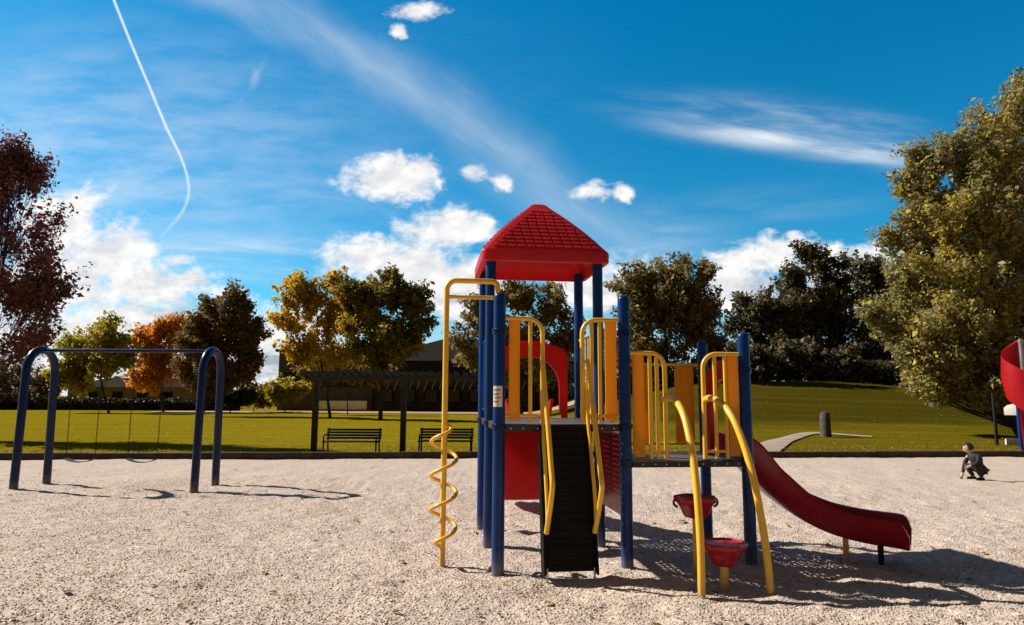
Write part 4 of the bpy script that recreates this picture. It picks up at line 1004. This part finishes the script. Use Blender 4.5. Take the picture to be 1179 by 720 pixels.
    nr = g.normal(size=(n, 3)); nr /= np.linalg.norm(nr, axis=1)[:, None]; t = np.cross(nr, g.normal(size=(n, 3))); t /= np.linalg.norm(t, axis=1)[:, None]; b = np.cross(nr, t); Ls = .17
    v = np.stack([c - t * Ls, c + b * Ls * .6, c + t * Ls, c - b * Ls * .6], 1).reshape(-1, 3)
    npmesh('foliage', v, np.arange(n * 4).reshape(-1, 4), L['hedge'], r)
    MB().box((0, 0, .35), (xb - xa, 1.0, .9), None, .1).build('stems', M['bark'], r)
trees()

# ------------------------------------------------------------------ light and sky
SUN_AZ, SUN_EL = R_(18), R_(39)
s_vec = Vector((-math.cos(SUN_AZ) * math.cos(SUN_EL), math.sin(SUN_AZ) * math.cos(SUN_EL), math.sin(SUN_EL)))
sl = bpy.data.lights.new('sun', 'SUN'); sl.energy = 5.0; sl.angle = R_(0.53); sl.color = (1.0, 0.93, 0.83)
so = bpy.data.objects.new('sun', sl); COL.objects.link(so); so.rotation_euler = s_vec.to_track_quat('Z', 'Y').to_euler(); so.location = (-30, 10, 30)
def world():
    w = bpy.data.worlds.new('World'); S.world = w; w.use_nodes = True; nt = w.node_tree; bg = nt.nodes['Background']
    sky = nt.nodes.new('ShaderNodeTexSky'); sky.sky_type = 'NISHITA'; sky.sun_disc = False
    sky.sun_elevation = SUN_EL; sky.sun_rotation = math.atan2(s_vec.x, s_vec.y); sky.air_density = 1.0; sky.dust_density = .3; sky.ozone_density = 3.0
    hs = nt.nodes.new('ShaderNodeHueSaturation'); hs.inputs['Saturation'].default_value = 1.15; hs.inputs['Value'].default_value = 1.0; tn = mixc(nt, 1.0, sky.outputs[0], (.47, 1.0, 1.10), 'MULTIPLY'); nt.links.new(tn, hs.inputs['Color'])
    tc = nt.nodes.new('ShaderNodeTexCoord'); sp = nt.nodes.new('ShaderNodeSeparateXYZ'); nt.links.new(tc.outputs['Generated'], sp.inputs[0])
    dx, dy, dz = (X(nt, sp.outputs[i]) for i in range(3)); yy = dy.max(.04)
    a = dx / yy; b = dz / yy; front = dy.smooth(.05, .25)
    def vec(p, q, r=0.0):
        c = nt.nodes.new('ShaderNodeCombineXYZ')
        for i, k in enumerate((p, q, r)):
            if isinstance(k, X): nt.links.new(k.v, c.inputs[i])
            else: c.inputs[i].default_value = k
        return c.outputs[0]
    def ab(px, py): d = ray(px, py); return d[0] / d[1], d[2] / d[1]
    # cumulus: soft ellipses broken up by fractal noise
    CU = [(452, 204, 62, 30), (425, 205, 26, 16), (488, 196, 30, 20), (541, 199, 22, 16), (580, 212, 18, 14), (676, 221, 34, 17), (717, 222, 19, 17), (478, 12, 36, 16), (460, 34, 14, 14), (515, 266, 64, 30), (555, 262, 36, 22), (425, 296, 64, 28), (470, 310, 70, 40), (520, 330, 90, 46),
          (70, 255, 60, 46), (95, 235, 36, 26), (60, 290, 70, 50), (110, 300, 80, 46), (60, 330, 90, 60), (170, 330, 80, 36), (215, 322, 40, 18), (205, 300, 26, 12), (150, 380, 150, 50), (330, 420, 130, 60), (870, 300, 70, 24), (905, 285, 44, 20), (960, 300, 60, 24), (1000, 296, 46, 20), (1040, 320, 60, 40), (330, 385, 70, 40), (20, 380, 90, 60), (265, 345, 40, 22), (915, 272, 22, 10), (850, 330, 60, 40), (700, 330, 80, 36), (970, 330, 90, 40), (40, 420, 150, 50)]
    fld = None
    for (px, py, rx, ry) in CU:
        ca, cb = ab(px, py); k = 1.0 / 760
        wgt = .84 if rx < 24 else (1.14 if rx >= 60 else 1.0); e = wgt - (((a - ca) * (1 / (rx * k))).pow(2.0) + ((b - cb) * (1 / (ry * k))).pow(2.0)).sqrt()
        fld = e if fld is None else fld.max(e)
    nv = vec(a, b * 1.35); n1 = noise(nt, nv, 15, 10, .6, dist=.3)
    n2 = noise(nt, vec(a + .012, b * 1.35 - .022), 15, 10, .6, dist=.3); n3 = noise(nt, nv, 48, 6, .65, dist=.4)
    dens = fld.min(.85) * 1.75 - .08 + (n1 - .5) * 3.6 + (n3 - .5) * 1.5
    cum = dens.smooth(-.08, 1.2).pow(.95) * front
    # light comes from upper left: compare with the density a step towards the sun
    shade = ((n1 - n2) * 5.0 + .5).clamp()
    core = (fld + (n1 - .5) * .9).smooth(.15, .9); under = noise(nt, vec(a * 1.0, b * 3.0), 9, 6, .55).smooth(.46, .64)
    low = 1.0 - b.smooth(.06, .26)
    # cirrus wisps
    def wisp(px, py, ang, Lg, W, sx, sy, amt, lo=.38, hi=.75, sd=0.0):
        ca, cb = ab(px, py); t = R_(ang); k = 1 / 780
        p = (a - ca) * math.cos(t) + (b - cb) * math.sin(t); q = (b - cb) * math.cos(t) - (a - ca) * math.sin(t)
        m = (((p * (1 / (Lg * k))).pow(2.0) + (q * (1 / (W * k))).pow(2.0)) * -1.0).exp()
        nn = noise(nt, vec(p * sx, q * sy, sd), 1.0, 6, .6, dist=.4).smooth(lo, hi)
        return m * (nn * .9 + .1) * (amt * 1.4)
    # one broad old trail drifting down from the upper left, as a soft band along a line
    ln = [(p.x, p.y) for p in crom([(x, y, 0) for x, y in ((150, -45), (300, 10), (430, 75), (520, 130), (590, 190), (660, 245), (745, 290))], 1)]; ci = None
    for i in range(len(ln) - 1):
        (a0, b0), (a1, b1) = ab(*ln[i]), ab(*ln[i + 1]); ex, ey = a1 - a0, b1 - b0; L2 = ex * ex + ey * ey
        t = (((a - a0) * ex + (b - b0) * ey) * (1 / L2)).clamp()
        wv = (noise(nt, vec(a, b, 3.0), 7, 3) - .5) * .05; d2 = (a - a0 - t * ex + wv).pow(2.0) + (b - b0 - t * ey + wv).pow(2.0)
        wd = (26 + 3 * i) / 780; e = (d2 * (-1 / (wd * wd))).exp() * (.37 - .04 * max(0, i - 3)); ci = e if ci is None else ci.max(e)
    ci = ci * (noise(nt, vec(a * 1.0 + b * .6, b * 1.6 + a * .9), 9, 6, .6).smooth(.25, .75) * .6 + .45)
    hzl = ((((a - ab(90, 200)[0]) * (780 / 330)).pow(2.0) + ((b - ab(90, 200)[1]) * (780 / 150)).pow(2.0)) * -1.0).exp()
    ci = ci.max(hzl * (noise(nt, vec(a * 1.2, b * 4.5), 6, 5, .6).smooth(.3, .7) * .34 + .12))
    ci = ci.max(wisp(880, 158, -7, 100, 13, 4, 26, .75, .3, .65, sd=2.2)).max(wisp(985, 172, -7, 90, 15, 4, 26, .8, .3, .65, sd=2.5)).max(wisp(900, 140, -6, 140, 22, 5, 30, .38, sd=3.1))
    ci = ci.max(wisp(292, 88, 62, 30, 12, 10, 26, .36, sd=4.0)).max(wisp(272, 125, 68, 26, 7, 10, 26, .25, sd=4.5))
    ci = ci.max(wisp(90, 140, -2, 170, 36, 3, 14, .5, sd=5.0)).max(wisp(170, 205, 3, 220, 44, 2.5, 16, .45, sd=6.0)).max(wisp(280, 290, -4, 200, 34, 3, 20, .6, sd=7.0)).max(wisp(60, 185, 0, 110, 20, 3, 20, .6, sd=7.4))
    ci = ci.max(wisp(120, 260, -3, 240, 60, 2, 9, .42, sd=12.0)).max(wisp(390, 250, -8, 160, 40, 3, 14, .35, sd=13.0)).max(wisp(60, 90, 5, 150, 40, 3, 12, .3, sd=14.0))
    ci = ci.max(wisp(800, 250, 6, 160, 24, 3, 14, .2, sd=8.0)).max(wisp(700, 285, 5, 120, 34, 3, 16, .35, sd=9.0))
    ci = (ci * front).clamp()
    # contrail as a polyline
    ct = None; line = [(118, -30), (131, 0), (150, 48), (172, 100), (192, 148), (207, 178), (216, 205), (217, 226), (210, 244), (198, 259), (186, 272)]
    line = [(p.x, p.y) for p in crom([(x, y, 0) for x, y in line], 2)]; nl = len(line) - 1
    for i in range(nl):
        (a0, b0), (a1, b1) = ab(*line[i]), ab(*line[i + 1]); ex, ey = a1 - a0, b1 - b0; L2 = ex * ex + ey * ey
        t = (((a - a0) * ex + (b - b0) * ey) * (1 / L2)).clamp()
        d = ((a - a0 - t * ex).pow(2.0) + (b - b0 - t * ey).pow(2.0)).sqrt()
        f_ = i / nl; wd = (2.0 + 1.8 * max(0, f_ - .5)) / 780; st = .80 - 1.25 * max(0, f_ - .42)
        e = (1.0 - d.smooth(0, wd * 1.35)) * st; ct = e if ct is None else ct.max(e)
    ct = ct * (noise(nt, nv, 60, 3) * .5 + .7).clamp() * front
    # combine; radiances are relative to the sky texture's own
    grey = mixc(nt, (under * low * .75 + core * .12 + (1.0 - shade) * .30).clamp(), (9.2, 9.0, 8.7), (3.3, 3.8, 4.6))
    hz = mixc(nt, (1.0 - b.smooth(.0, .16)) * .75 * front, hs.outputs[0], (6.6, 7.2, 7.8))
    col = mixc(nt, ci * .95, hz, (7.0, 7.5, 7.9)); col = mixc(nt, ct * .92, col, (8.6, 8.8, 9.0)); col = mixc(nt, cum, col, grey)
    # added: the unseen sky overhead and behind dimmed to grey-brown, deepening shadows
    sky_dim = (dz.smooth(.55, .85).max(1.0 - dy.smooth(-.15, .35))) * (noise(nt, tc.outputs['Generated'], 2.2, 5) * .3 + .85).clamp()
    col = mixc(nt, sky_dim.clamp(), col, (.62, .50, .47))
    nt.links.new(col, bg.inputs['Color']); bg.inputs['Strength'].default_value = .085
    w.cycles.sampling_method = 'MANUAL'; w.cycles.sample_map_resolution = 512
world()
S.view_settings.view_transform = 'Standard'; S.view_settings.look = 'None'; S.view_settings.gamma = 1; S.view_settings.exposure = 0.5
S.render.engine = 'CYCLES'; S.cycles.use_denoising = True; S.cycles.max_bounces = 6; S.cycles.transparent_max_bounces = 4
